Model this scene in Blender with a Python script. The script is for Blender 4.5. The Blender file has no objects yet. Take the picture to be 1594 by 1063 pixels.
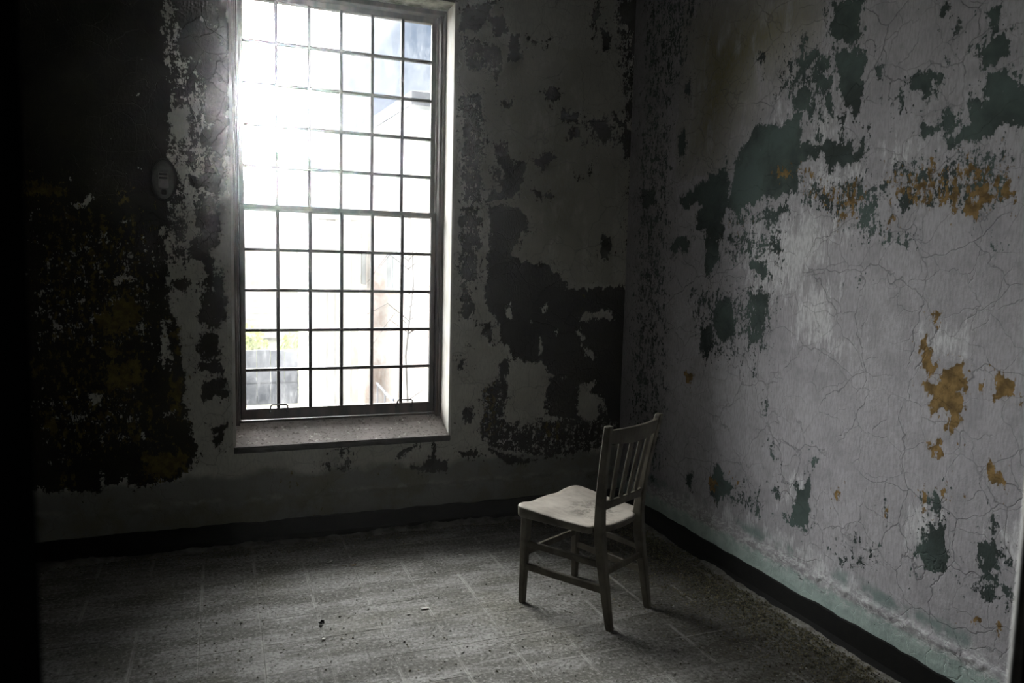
import bpy, bmesh, math, random
import numpy as np
from mathutils import Vector, Matrix

random.seed(7)
rng = np.random.default_rng(11)
S = bpy.context.scene
COL = S.collection
PI = math.pi

# ------------------------------------------------------------------ camera
cam_d = bpy.data.cameras.new('camera')
cam = bpy.data.objects.new('camera', cam_d); COL.objects.link(cam)
cam_d.sensor_fit = 'HORIZONTAL'; cam_d.sensor_width = 36.0
cam_d.lens = 1179.6326 / 1594.0 * 36.0
cam_d.clip_start = 0.02
CR = Vector((0.93361937, -0.35745612, 0.02408315))
CU = Vector((0.01216287, 0.09880656, 0.99503232))
CF = Vector((0.35805996, 0.92868853, -0.09659541))
CC = Vector((-2.35483633, -4.16910556, 1.5))
cam.matrix_world = Matrix(((CR.x, CU.x, -CF.x, CC.x), (CR.y, CU.y, -CF.y, CC.y), (CR.z, CU.z, -CF.z, CC.z), (0, 0, 0, 1)))
S.camera = cam
cam_d.dof.use_dof = True; cam_d.dof.focus_distance = 3.9; cam_d.dof.aperture_fstop = 5.0
S.view_settings.view_transform = 'Standard'
S.view_settings.look = 'None'
S.view_settings.exposure = 0.0
S.view_settings.gamma = 1.0
S.view_settings.use_curve_mapping = False
S.cycles.use_denoising = True
S.cycles.max_bounces = 8
S.cycles.diffuse_bounces = 4
S.cycles.transparent_max_bounces = 16
S.cycles.sample_clamp_indirect = 6.0

# ------------------------------------------------------------------ sky: hazy, much brighter round the veiled sun on the left
def dirv(az, el):
    a, e = math.radians(az), math.radians(el)
    return Vector((math.sin(a) * math.cos(e), math.cos(a) * math.cos(e), math.sin(e)))
SKY_SUN = dirv(-26, 40)
SKY_GLOW = 34.0
SKY_POW = 3.5
BANK = dirv(4, 8).cross(dirv(12, 16)).normalized()   # edge of the cloud bank: a great circle; clear blue sky to its right
SKY_BASE = 0.56
SUN_DISC = 1500.0
BANK_LO, BANK_HI = -0.005, 0.14
if BANK.dot(SKY_SUN) < 0: BANK = -BANK
W = bpy.data.worlds.new('hazy_sky'); S.world = W; W.use_nodes = True
nt = W.node_tree; nt.nodes.clear()
def N(t, typ, **kw):
    n = t.nodes.new(typ)
    for k, v in kw.items(): setattr(n, k, v)
    return n
def L(t, a, b): t.links.new(a, b)
out = N(nt, 'ShaderNodeOutputWorld'); bg = N(nt, 'ShaderNodeBackground')
tc = N(nt, 'ShaderNodeTexCoord')
dt = N(nt, 'ShaderNodeVectorMath', operation='DOT_PRODUCT'); dt.inputs[1].default_value = SKY_SUN
L(nt, tc.outputs['Generated'], dt.inputs[0])
mx = N(nt, 'ShaderNodeMath', operation='MAXIMUM'); mx.inputs[1].default_value = 0.0; L(nt, dt.outputs['Value'], mx.inputs[0])
pw = N(nt, 'ShaderNodeMath', operation='POWER'); pw.inputs[1].default_value = SKY_POW; L(nt, mx.outputs[0], pw.inputs[0])
ml = N(nt, 'ShaderNodeMath', operation='MULTIPLY'); ml.inputs[1].default_value = SKY_GLOW; L(nt, pw.outputs[0], ml.inputs[0])
bk = N(nt, 'ShaderNodeVectorMath', operation='DOT_PRODUCT'); bk.inputs[1].default_value = BANK; L(nt, tc.outputs['Generated'], bk.inputs[0])
br = N(nt, 'ShaderNodeMapRange'); br.interpolation_type = 'SMOOTHSTEP'
for k_, v_ in ((1, BANK_LO), (2, BANK_HI), (3, 0.0), (4, 1.0)): br.inputs[k_].default_value = v_
L(nt, bk.outputs['Value'], br.inputs[0])
m2 = N(nt, 'ShaderNodeMath', operation='MULTIPLY'); L(nt, ml.outputs[0], m2.inputs[0]); L(nt, br.outputs[0], m2.inputs[1]); ml = m2
gl = N(nt, 'ShaderNodeVectorMath', operation='SCALE'); gl.inputs[0].default_value = (1.0, 0.985, 0.96); L(nt, ml.outputs[0], gl.inputs['Scale'])
sx = N(nt, 'ShaderNodeSeparateXYZ'); L(nt, tc.outputs['Generated'], sx.inputs[0])
rp = N(nt, 'ShaderNodeValToRGB'); L(nt, sx.outputs['Z'], rp.inputs[0])
rp.color_ramp.elements[0].position = 0.0; rp.color_ramp.elements[0].color = (0.80, 0.92, 1.08, 1)
rp.color_ramp.elements[1].position = 0.55; rp.color_ramp.elements[1].color = (0.42, 0.62, 0.98, 1)
cn = N(nt, 'ShaderNodeTexNoise'); cn.inputs['Scale'].default_value = 3.5; cn.inputs['Detail'].default_value = 5.0
L(nt, tc.outputs['Generated'], cn.inputs['Vector'])
cm = N(nt, 'ShaderNodeMapRange'); cm.inputs[1].default_value = 0.35; cm.inputs[2].default_value = 0.7; cm.inputs[3].default_value = 0.8; cm.inputs[4].default_value = 1.35
L(nt, cn.outputs[0], cm.inputs[0])
bs = N(nt, 'ShaderNodeMath', operation='MULTIPLY'); bs.inputs[1].default_value = SKY_BASE; L(nt, cm.outputs[0], bs.inputs[0])
b2 = N(nt, 'ShaderNodeVectorMath', operation='SCALE'); L(nt, rp.outputs[0], b2.inputs[0]); L(nt, bs.outputs[0], b2.inputs['Scale'])
# the veiled sun itself, a soft disc behind thin cloud at the left edge of the window
d3 = N(nt, 'ShaderNodeVectorMath', operation='DOT_PRODUCT'); d3.inputs[1].default_value = dirv(1.3, 10.0); L(nt, tc.outputs['Generated'], d3.inputs[0])
x3 = N(nt, 'ShaderNodeMath', operation='MAXIMUM'); x3.inputs[1].default_value = 0.0; L(nt, d3.outputs['Value'], x3.inputs[0])
p3 = N(nt, 'ShaderNodeMath', operation='POWER'); p3.inputs[1].default_value = 1100.0; L(nt, x3.outputs[0], p3.inputs[0])
s3 = N(nt, 'ShaderNodeVectorMath', operation='SCALE'); s3.inputs[0].default_value = (SUN_DISC, SUN_DISC * 0.99, SUN_DISC * 0.98); L(nt, p3.outputs[0], s3.inputs['Scale'])
a3 = N(nt, 'ShaderNodeVectorMath', operation='ADD'); L(nt, gl.outputs[0], a3.inputs[0]); L(nt, s3.outputs[0], a3.inputs[1])
ad = N(nt, 'ShaderNodeVectorMath', operation='ADD'); L(nt, a3.outputs[0], ad.inputs[0]); L(nt, b2.outputs[0], ad.inputs[1])
L(nt, ad.outputs[0], bg.inputs['Color']); bg.inputs['Strength'].default_value = 1.0
L(nt, bg.outputs[0], out.inputs[0])

# ------------------------------------------------------------------ material helpers
class MT:
    def __init__(s, name, rough=0.8):
        s.m = bpy.data.materials.new(name); s.m.use_nodes = True
        s.t = s.m.node_tree; s.b = s.t.nodes['Principled BSDF']; s.b.inputs['Roughness'].default_value = rough
        s.b.inputs['Specular IOR Level'].default_value = 0.3
        s.g = N(s.t, 'ShaderNodeNewGeometry')
        s.pos = s.g.outputs['Position']
        s.obj = N(s.t, 'ShaderNodeTexCoord').outputs['Object']
        s.h = None
    def noise(s, scale, detail=4, rough=0.55, vec=None, stretch=None, dist=0.0):
        v = vec or s.pos
        if stretch:
            mp = N(s.t, 'ShaderNodeMapping'); mp.inputs['Scale'].default_value = stretch; L(s.t, v, mp.inputs[0]); v = mp.outputs[0]
        n = N(s.t, 'ShaderNodeTexNoise'); n.inputs['Scale'].default_value = scale; n.inputs['Detail'].default_value = detail
        n.inputs['Roughness'].default_value = rough; n.inputs['Distortion'].default_value = dist
        L(s.t, v, n.inputs['Vector']); return n.outputs[0]
    def math(s, op, a, b=None, c=None, clamp=False):
        n = N(s.t, 'ShaderNodeMath', operation=op); n.use_clamp = clamp
        for i, x in enumerate((a, b, c)):
            if x is None: continue
            if isinstance(x, (int, float)): n.inputs[i].default_value = x
            else: L(s.t, x, n.inputs[i])
        return n.outputs[0]
    def rng(s, x, a, b, c=0.0, d=1.0, smooth=True):
        n = N(s.t, 'ShaderNodeMapRange'); n.interpolation_type = 'SMOOTHSTEP' if smooth else 'LINEAR'
        for i, v in enumerate((a, b, c, d)): n.inputs[i + 1].default_value = v
        L(s.t, x, n.inputs[0]); return n.outputs[0]
    def mix(s, f, a, b, mode='MIX'):
        n = N(s.t, 'ShaderNodeMix', data_type='RGBA', blend_type=mode); n.clamp_factor = True
        for k, x in ((0, f), (6, a), (7, b)):
            if isinstance(x, tuple): n.inputs[k].default_value = (*x, 1.0) if len(x) == 3 else x
            elif isinstance(x, (int, float)): n.inputs[k].default_value = x
            else: L(s.t, x, n.inputs[k])
        return n.outputs[2]
    def color(s, c):
        if isinstance(c, tuple): s.b.inputs['Base Color'].default_value = (*c, 1)
        else: L(s.t, c, s.b.inputs['Base Color'])
    def rough(s, r): L(s.t, r, s.b.inputs['Roughness'])
    def bump(s, h, strength=0.5, dist=0.01):
        n = N(s.t, 'ShaderNodeBump'); n.inputs['Strength'].default_value = strength; n.inputs['Distance'].default_value = dist
        L(s.t, h, n.inputs['Height']); L(s.t, n.outputs[0], s.b.inputs['Normal'])
def simple(name, a, b=None, scale=20.0, rough=0.8, bump=0.2, stretch=None, local=False):
    m = MT(name, rough)
    n = m.noise(scale, 6, 0.6, vec=m.obj if local else None, stretch=stretch)
    b = b or tuple(x * 0.6 for x in a)
    m.color(m.mix(m.rng(n, 0.35, 0.65), a, b)); m.bump(n, bump, 0.004)
    return m.m

# ------------------------------------------------------------------ wall plaster
def plaster(name, base1, base2, dark1, dark2, ochre, stain, white, paintback=False, axis='Y'):
    m = MT(name, 0.88)
    at = N(m.t, 'ShaderNodeAttribute', attribute_name='layer')
    sp = N(m.t, 'ShaderNodeSeparateColor'); L(m.t, at.outputs['Color'], sp.inputs[0])
    fr, fg, fb, fa = sp.outputs[0], sp.outputs[1], sp.outputs[2], at.outputs['Alpha']
    n1 = m.noise(16, 3, 0.6); n2 = m.noise(60, 4, 0.65); n3 = m.noise(45, 5, 0.7, stretch=(1, 1, 0.35))
    n4 = m.noise(150, 3, 0.6, stretch=(1, 1, 0.5))
    nn = m.math('ADD', m.math('MULTIPLY', n1, 0.32), m.math('ADD', m.math('MULTIPLY', n2, 0.34), m.math('ADD', m.math('MULTIPLY', n3, 0.40), m.math('MULTIPLY', n4, 0.22))))
    nn = m.math('SUBTRACT', nn, 0.64)                      # about -0.25 .. 0.25
    def mask(f, amp, lo=0.47, hi=0.53):
        return m.rng(m.math('ADD', f, m.math('MULTIPLY', nn, amp)), lo, hi)
    if paintback:
        back = mask(fa, 3.0)
        fr2 = m.math('SUBTRACT', fr, m.math('MULTIPLY', back, 1.2))
    else: fr2 = fr
    mg = mask(fr2, 3.2)
    no = m.noise(38, 5, 0.7, stretch=(1.0, 1.0, 0.6)); no = m.math('SUBTRACT', no, 0.5)
    mo = m.rng(m.math('ADD', fg, m.math('MULTIPLY', no, 2.0)), 0.47, 0.53)
    # base coat with broad mottling, brushed grain and paler rubbed places
    big = m.noise(1.7, 4, 0.6); mid = m.noise(7, 5, 0.6); grain = m.noise(120, 3, 0.6, stretch=(1, 1, 0.25))
    c = m.mix(m.rng(big, 0.35, 0.65), base1, base2)
    c = m.mix(m.math('MULTIPLY', m.rng(mid, 0.45, 0.65), 0.5), c, tuple(x * 0.72 for x in base1))
    wn = m.noise(20, 6, 0.75, stretch=(1, 1, 0.28))
    wf = m.math('ADD', fa, 0.11) if not paintback else m.math('MULTIPLY', fa, 0.0)
    wm = m.rng(m.math('ADD', wf, m.math('MULTIPLY', m.math('SUBTRACT', wn, 0.5), 2.0)), 0.36, 0.62)
    c = m.mix(m.math('MULTIPLY', wm, 0.75), c, white)
    st = m.math('MULTIPLY', fb, m.rng(m.noise(9, 5, 0.65, stretch=(1, 1, 0.4)), 0.25, 0.50))
    c = m.mix(st, c, stain)
    c = m.mix(m.math('MULTIPLY', m.rng(grain, 0.4, 0.65), 0.42), c, tuple(x * 0.6 for x in base1))
    # crazing cracks
    wob = m.noise(3.0, 3, 0.6)
    va = N(m.t, 'ShaderNodeVectorMath', operation='ADD')
    dn = N(m.t, 'ShaderNodeTexNoise'); dn.inputs['Scale'].default_value = 7.0; dn.inputs['Detail'].default_value = 4.0; L(m.t, m.pos, dn.inputs['Vector'])
    sc = N(m.t, 'ShaderNodeVectorMath', operation='SCALE'); sc.inputs['Scale'].default_value = 0.13; L(m.t, dn.outputs['Color'], sc.inputs[0])
    L(m.t, m.pos, va.inputs[0]); L(m.t, sc.outputs[0], va.inputs[1])
    cracks = None
    for scale, wdt in ((3.4, 0.0062), (7.5, 0.0042)):
        vo = N(m.t, 'ShaderNodeTexVoronoi', feature='DISTANCE_TO_EDGE'); vo.inputs['Scale'].default_value = scale
        L(m.t, va.outputs[0], vo.inputs['Vector'])
        k = m.rng(vo.outputs['Distance'], 0.0, wdt * scale / 2.2, 1.0, 0.0)
        k = m.math('MULTIPLY', k, m.rng(m.noise(2.3 + scale * 0.2, 3, 0.6), 0.36, 0.52))
        cracks = k if cracks is None else m.math('MAXIMUM', cracks, m.math('MULTIPLY', k, 0.75))
    c = m.mix(m.math('MULTIPLY', cracks, 0.5), c, tuple(x * 0.3 for x in base1))
    # lower band of older mint paint with a crusted top edge
    sz = N(m.t, 'ShaderNodeSeparateXYZ'); L(m.t, m.pos, sz.inputs[0])
    zz = m.math('ADD', sz.outputs['Z'], m.math('MULTIPLY', m.math('SUBTRACT', m.noise(11, 4, 0.6), 0.5), 0.06))
    band = m.rng(zz, 0.185, 0.215, 1.0, 0.0)
    return m, c, mg, mo, nn, zz, band, cracks, grain, n2
def finish_wall(m, c, mg, mo, nn, cracks, grain, n2, dark1, dark2, ochre):
    dv = m.noise(2.2, 5, 0.65)
    dk = m.mix(m.rng(dv, 0.35, 0.65), dark1, dark2)
    oc = m.mix(m.rng(m.noise(26, 4, 0.6), 0.35, 0.65), ochre, tuple(x * 0.45 for x in ochre))
    c = m.mix(mg, c, dk); c = m.mix(mo, c, oc)
    m.color(c)
    h = m.math('SUBTRACT', m.math('MULTIPLY', grain, 0.25), m.math('MULTIPLY', mg, 0.9))
    h = m.math('SUBTRACT', h, m.math('MULTIPLY', mo, 0.4))
    h = m.math('SUBTRACT', h, m.math('MULTIPLY', cracks, 0.35))
    h = m.math('ADD', h, m.math('MULTIPLY', n2, 0.4))
    m.bump(h, 0.9, 0.006)
    return m.m

BASE_R1, BASE_R2 = (0.49, 0.48, 0.51), (0.60, 0.59, 0.62)
m, c, mg, mo, nn, zz, band, ck, gr, n2 = plaster('peeling_plaster_right', BASE_R1, BASE_R2, None, None, None, (0.235, 0.215, 0.10), (0.90, 0.905, 0.92))
mint = m.mix(m.rng(m.noise(14, 5, 0.65), 0.4, 0.65), (0.56, 0.68, 0.64), (0.44, 0.56, 0.53))
c = m.mix(band, c, mint)
crust_n = m.noise(50, 6, 0.8, stretch=(1, 0.6, 1.3))
crust = m.math('MULTIPLY', m.rng(m.math('ABSOLUTE', m.math('SUBTRACT', zz, 0.222)), 0.015, 0.075, 1.0, 0.0), m.rng(crust_n, 0.49, 0.55))
c = m.mix(m.math('MULTIPLY', crust, 0.9), c, (0.80, 0.82, 0.82))
mint_up = m.math('MULTIPLY', m.rng(m.math('ABSOLUTE', m.math('SUBTRACT', zz, 0.275)), 0.0, 0.05, 1.0, 0.0), m.rng(m.noise(5, 4, 0.6), 0.47, 0.6))
c = m.mix(m.math('MULTIPLY', mint_up, 0.8), c, (0.22, 0.31, 0.29))
chipn = m.rng(m.noise(48, 4, 0.7, stretch=(1, 0.5, 1.4)), 0.60, 0.66)
chip = m.math('MULTIPLY', m.rng(m.math('ABSOLUTE', m.math('SUBTRACT', zz, 0.19)), 0.0, 0.03, 1.0, 0.0), chipn)
c = m.mix(chip, c, (0.16, 0.19, 0.19))
M_WALL_R = finish_wall(m, c, mg, mo, nn, ck, gr, n2, (0.042, 0.056, 0.052), (0.115, 0.16, 0.148), (0.36, 0.23, 0.085))

m, c, mg, mo, nn, zz, band, ck, gr, n2 = plaster('peeling_plaster_back', (0.74, 0.74, 0.67), (0.60, 0.595, 0.52), None, None, None, (0.25, 0.24, 0.15), (0.5, 0.5, 0.48), paintback=True)
low = m.mix(m.rng(m.noise(4, 5, 0.65), 0.4, 0.62), (0.26, 0.27, 0.25), (0.20, 0.20, 0.14))
lowf = m.rng(m.math('ADD', zz, m.math('MULTIPLY', m.math('SUBTRACT', m.noise(4.5, 4, 0.6), 0.5), 0.18)), 0.34, 0.40, 1.0, 0.0)
c = m.mix(m.math('MULTIPLY', lowf, 0.85), c, low)
c = m.mix(m.math('MULTIPLY', m.rng(m.math('ABSOLUTE', m.math('SUBTRACT', zz, 0.248)), 0.0, 0.02, 1.0, 0.0), m.rng(m.noise(9, 5, 0.7), 0.45, 0.6)), c, (0.42, 0.42, 0.38))
M_WALL_B = finish_wall(m, c, mg, mo, nn, ck, gr, n2, (0.018, 0.017, 0.014), (0.040, 0.036, 0.025), (0.21, 0.165, 0.045))
M_WALL_PLAIN = simple('dingy_plaster', (0.09, 0.09, 0.08), (0.05, 0.05, 0.042), 5.0, 0.9)
M_HALL = simple('dark_hall_plaster', (0.05, 0.05, 0.048), (0.03, 0.03, 0.03), 5.0, 0.9)
M_CEIL = simple('flaking_ceiling_paint', (0.10, 0.10, 0.09), (0.05, 0.05, 0.045), 6.0, 0.9)
M_BLACK = simple('black_cove_base', (0.004, 0.004, 0.004), (0.008, 0.008, 0.0075), 30.0, 0.75)
M_REVEAL = simple('chipped_white_reveal', (0.90, 0.89, 0.85), (0.76, 0.73, 0.66), 14.0, 0.7, stretch=(1, 1, 0.4))
M_SOFFIT = simple('flaking_soffit', (0.50, 0.50, 0.42), (0.10, 0.10, 0.07), 9.0, 0.8)
M_FRAME = simple('dark_painted_sash_wood', (0.035, 0.028, 0.024), (0.085, 0.06, 0.048), 18.0, 0.6, stretch=(1, 1, 0.25))
M_BAR = simple('dark_glazing_bar_paint', (0.022, 0.017, 0.017), (0.045, 0.032, 0.028), 30.0, 0.55)
M_IRON = simple('rusty_iron', (0.03, 0.022, 0.018), (0.012, 0.010, 0.010), 60.0, 0.5)
M_SILLEDGE = simple('dark_sill_nosing', (0.06, 0.05, 0.045), (0.03, 0.025, 0.022), 18.0, 0.7)
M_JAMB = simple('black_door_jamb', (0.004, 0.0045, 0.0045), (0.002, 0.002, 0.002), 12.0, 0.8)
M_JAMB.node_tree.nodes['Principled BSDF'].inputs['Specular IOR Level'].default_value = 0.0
M_JAMBEDGE = simple('worn_jamb_edge', (0.30, 0.30, 0.29), (0.16, 0.16, 0.15), 22.0, 0.6)

# sill: dusty, purplish grey, flecked
m = MT('dusty_sill', 0.8)
a = m.noise(5, 5, 0.6); b_ = m.noise(70, 4, 0.7)
c = m.mix(m.rng(a, 0.35, 0.65), (0.40, 0.35, 0.335), (0.29, 0.265, 0.245))
c = m.mix(m.rng(b_, 0.56, 0.64), c, (0.10, 0.085, 0.08)); c = m.mix(m.rng(m.noise(28, 4, 0.7), 0.60, 0.66), c, (0.68, 0.66, 0.62)); c = m.mix(m.rng(m.noise(33, 5, 0.7), 0.42, 0.34), c, (0.12, 0.10, 0.09))
m.color(c); m.bump(b_, 0.5, 0.004); M_SILL = m.m

# floor tile: scuffed grey composition tile, dusty rim, damp blotches running across
m = MT('worn_floor_tile', 0.62)
big = m.noise(1.3, 4, 0.6); st = m.noise(5.5, 5, 0.65, stretch=(0.45, 1.5, 1)); fine = m.noise(70, 5, 0.7); spk = m.noise(190, 2, 0.5)
oi = N(m.t, 'ShaderNodeObjectInfo')
c = m.mix(m.rng(big, 0.35, 0.65), (0.34, 0.335, 0.32), (0.27, 0.265, 0.25))
c = m.mix(m.math('MULTIPLY', m.rng(st, 0.42, 0.60), 0.85), c, (0.115, 0.112, 0.095))
c = m.mix(m.math('MULTIPLY', m.rng(m.noise(2.2, 3, 0.5), 0.52, 0.66), 0.45), c, (0.19, 0.18, 0.13))
c = m.mix(m.math('MULTIPLY', oi.outputs['Random'], 0.30), c, (0.16, 0.16, 0.15))
c = m.mix(m.math('MULTIPLY', m.rng(fine, 0.52, 0.64), 0.6), c, (0.52, 0.51, 0.48))
c = m.mix(m.math('MULTIPLY', m.rng(fine, 0.49, 0.38), 0.85), c, (0.06, 0.058, 0.05)); c = m.mix(m.math('MULTIPLY', m.rng(m.noise(24, 6, 0.7, stretch=(0.6, 1.4, 1)), 0.44, 0.66), 0.55), c, (0.115, 0.11, 0.095))
c = m.mix(m.math('MULTIPLY', m.rng(spk, 0.66, 0.72), 0.5), c, (0.65, 0.64, 0.61))
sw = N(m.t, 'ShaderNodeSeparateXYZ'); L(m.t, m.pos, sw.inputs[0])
dirt = m.rng(m.math('ADD', sw.outputs['X'], m.math('MULTIPLY', m.math('SUBTRACT', m.noise(3, 4, 0.6), 0.5), 0.5)), -1.0, -0.45)  # dirt by the right wall, with chair shadow and light falloff painted in
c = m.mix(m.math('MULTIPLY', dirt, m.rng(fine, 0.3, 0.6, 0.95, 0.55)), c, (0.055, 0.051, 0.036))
so = N(m.t, 'ShaderNodeSeparateXYZ'); L(m.t, m.obj, so.inputs[0])
ed = m.math('MAXIMUM', m.math('ABSOLUTE', so.outputs['X']), m.math('ABSOLUTE', so.outputs['Y']))
rim = m.math('MULTIPLY', m.rng(m.math('ADD', ed, m.math('MULTIPLY', m.math('SUBTRACT', m.noise(60, 4, 0.7), 0.5), 0.012)), 0.106, 0.114), m.rng(m.noise(4, 4, 0.65), 0.44, 0.60))
c = m.mix(m.math('MULTIPLY', rim, 0.55), c, (0.50, 0.49, 0.46))
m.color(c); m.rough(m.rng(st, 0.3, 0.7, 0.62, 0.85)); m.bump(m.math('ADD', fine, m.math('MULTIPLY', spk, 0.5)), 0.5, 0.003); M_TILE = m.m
M_GROUT = simple('dusty_floor_bed', (0.36, 0.35, 0.32), (0.15, 0.145, 0.13), 14.0, 0.95)
M_CHIP = None
m = MT('paint_chip', 0.8)
oi = m.noise(37, 1, 0.4)
r_ = N(m.t, 'ShaderNodeValToRGB'); L(m.t, oi, r_.inputs[0]); e = r_.color_ramp
e.interpolation = 'CONSTANT'
e.elements[0].position = 0.0; e.elements[0].color = (0.10, 0.095, 0.075, 1)
e.elements[1].position = 0.44; e.elements[1].color = (0.22, 0.20, 0.14, 1)
x = e.elements.new(0.52); x.color = (0.36, 0.345, 0.31, 1)
x = e.elements.new(0.60); x.color = (0.62, 0.61, 0.58, 1)
m.color(r_.outputs[0]); M_CHIP = m.m
M_GRIT = simple('olive_plaster_grit', (0.34, 0.31, 0.20), (0.05, 0.047, 0.03), 75.0, 0.9)
M_DRIFT = simple('grey_plaster_dust', (0.42, 0.41, 0.38), (0.22, 0.21, 0.18), 30.0, 0.95, 0.6)
M_WHITE_FLAKE = simple('white_paint_flake', (0.72, 0.71, 0.68), (0.55, 0.54, 0.5), 50.0, 0.7)
M_TAN_FLAKE = simple('tan_paint_flake', (0.45, 0.34, 0.22), (0.30, 0.22, 0.14), 50.0, 0.7)
M_DARK_CHIP = simple('black_tar_chip', (0.012, 0.011, 0.010), (0.02, 0.02, 0.018), 50.0, 0.6)

# chair wood
def wood(name, a, b, worn, wf, stain=0.0):
    m = MT(name, 0.62)
    g = m.noise(9, 6, 0.6, vec=m.obj, stretch=(9, 1.2, 1.2) if name == 'never' else (6, 1.0, 1.6), dist=0.6)
    f = m.noise(55, 5, 0.65, vec=m.obj); p = m.noise(8, 4, 0.6, vec=m.obj)
    c = m.mix(m.rng(g, 0.35, 0.65), a, b)
    c = m.mix(m.math('MULTIPLY', m.rng(p, 0.42, 0.62), wf), c, worn)
    c = m.mix(m.math('MULTIPLY', m.rng(f, 0.60, 0.72), 0.6), c, tuple(x * 0.35 for x in a))
    if stain:
        so = N(m.t, 'ShaderNodeSeparateXYZ'); L(m.t, m.obj, so.inputs[0])
        rr = m.math('ADD', m.math('POWER', m.math('DIVIDE', m.math('SUBTRACT', so.outputs['X'], 0.03), 0.13), 2.0), m.math('POWER', m.math('DIVIDE', m.math('ADD', so.outputs['Y'], 0.01), 0.12), 2.0))
        k = m.math('MULTIPLY', m.rng(rr, 0.2, 1.5, 1.0, 0.0), m.rng(m.noise(34, 5, 0.75, vec=m.obj), 0.47, 0.58))
        c = m.mix(m.math('MULTIPLY', k, stain), c, (0.13, 0.12, 0.10))
    m.color(c); m.bump(m.math('ADD', g, f), 0.35, 0.003)
    return m.m
M_WOOD = wood('weathered_chair_wood', (0.098, 0.086, 0.062), (0.062, 0.054, 0.040), (0.17, 0.155, 0.12), 0.55)
M_SEAT = wood('worn_pale_seat_wood', (0.46, 0.42, 0.365), (0.36, 0.325, 0.28), (0.54, 0.50, 0.44), 0.6, 0.75)

# glass: clear but filmed with grime that scatters a little of the daylight
m = MT('grimy_glass'); t = m.t
t.nodes.remove(m.b)
tr = N(t, 'ShaderNodeBsdfTransparent'); tr.inputs[0].default_value = (0.97, 0.98, 0.98, 1)
tl = N(t, 'ShaderNodeBsdfTranslucent'); tl.inputs[0].default_value = (0.85, 0.86, 0.88, 1)
gs = N(t, 'ShaderNodeBsdfGlossy'); gs.inputs['Roughness'].default_value = 0.05
g1 = m.noise(9, 6, 0.7, stretch=(1, 1, 0.5)); g2 = m.noise(80, 4, 0.7, stretch=(1, 1, 0.3))
oi = N(t, 'ShaderNodeObjectInfo')
film = m.math('ADD', m.math('MULTIPLY', m.rng(g1, 0.35, 0.75), 0.04), m.math('MULTIPLY', m.rng(g2, 0.5, 0.75), 0.04))
film = m.math('ADD', film, m.math('MULTIPLY', oi.outputs['Random'], 0.02))
x1 = N(t, 'ShaderNodeMixShader'); L(t, film, x1.inputs[0]); L(t, tr.outputs[0], x1.inputs[1]); L(t, tl.outputs[0], x1.inputs[2])
fz = N(t, 'ShaderNodeFresnel'); fz.inputs['IOR'].default_value = 1.25
x2 = N(t, 'ShaderNodeMixShader'); L(t, fz.outputs[0], x2.inputs[0]); L(t, x1.outputs[0], x2.inputs[1]); L(t, gs.outputs[0], x2.inputs[2])
L(t, x2.outputs[0], t.nodes['Material Output'].inputs[0]); M_GLASS = m.m

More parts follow.
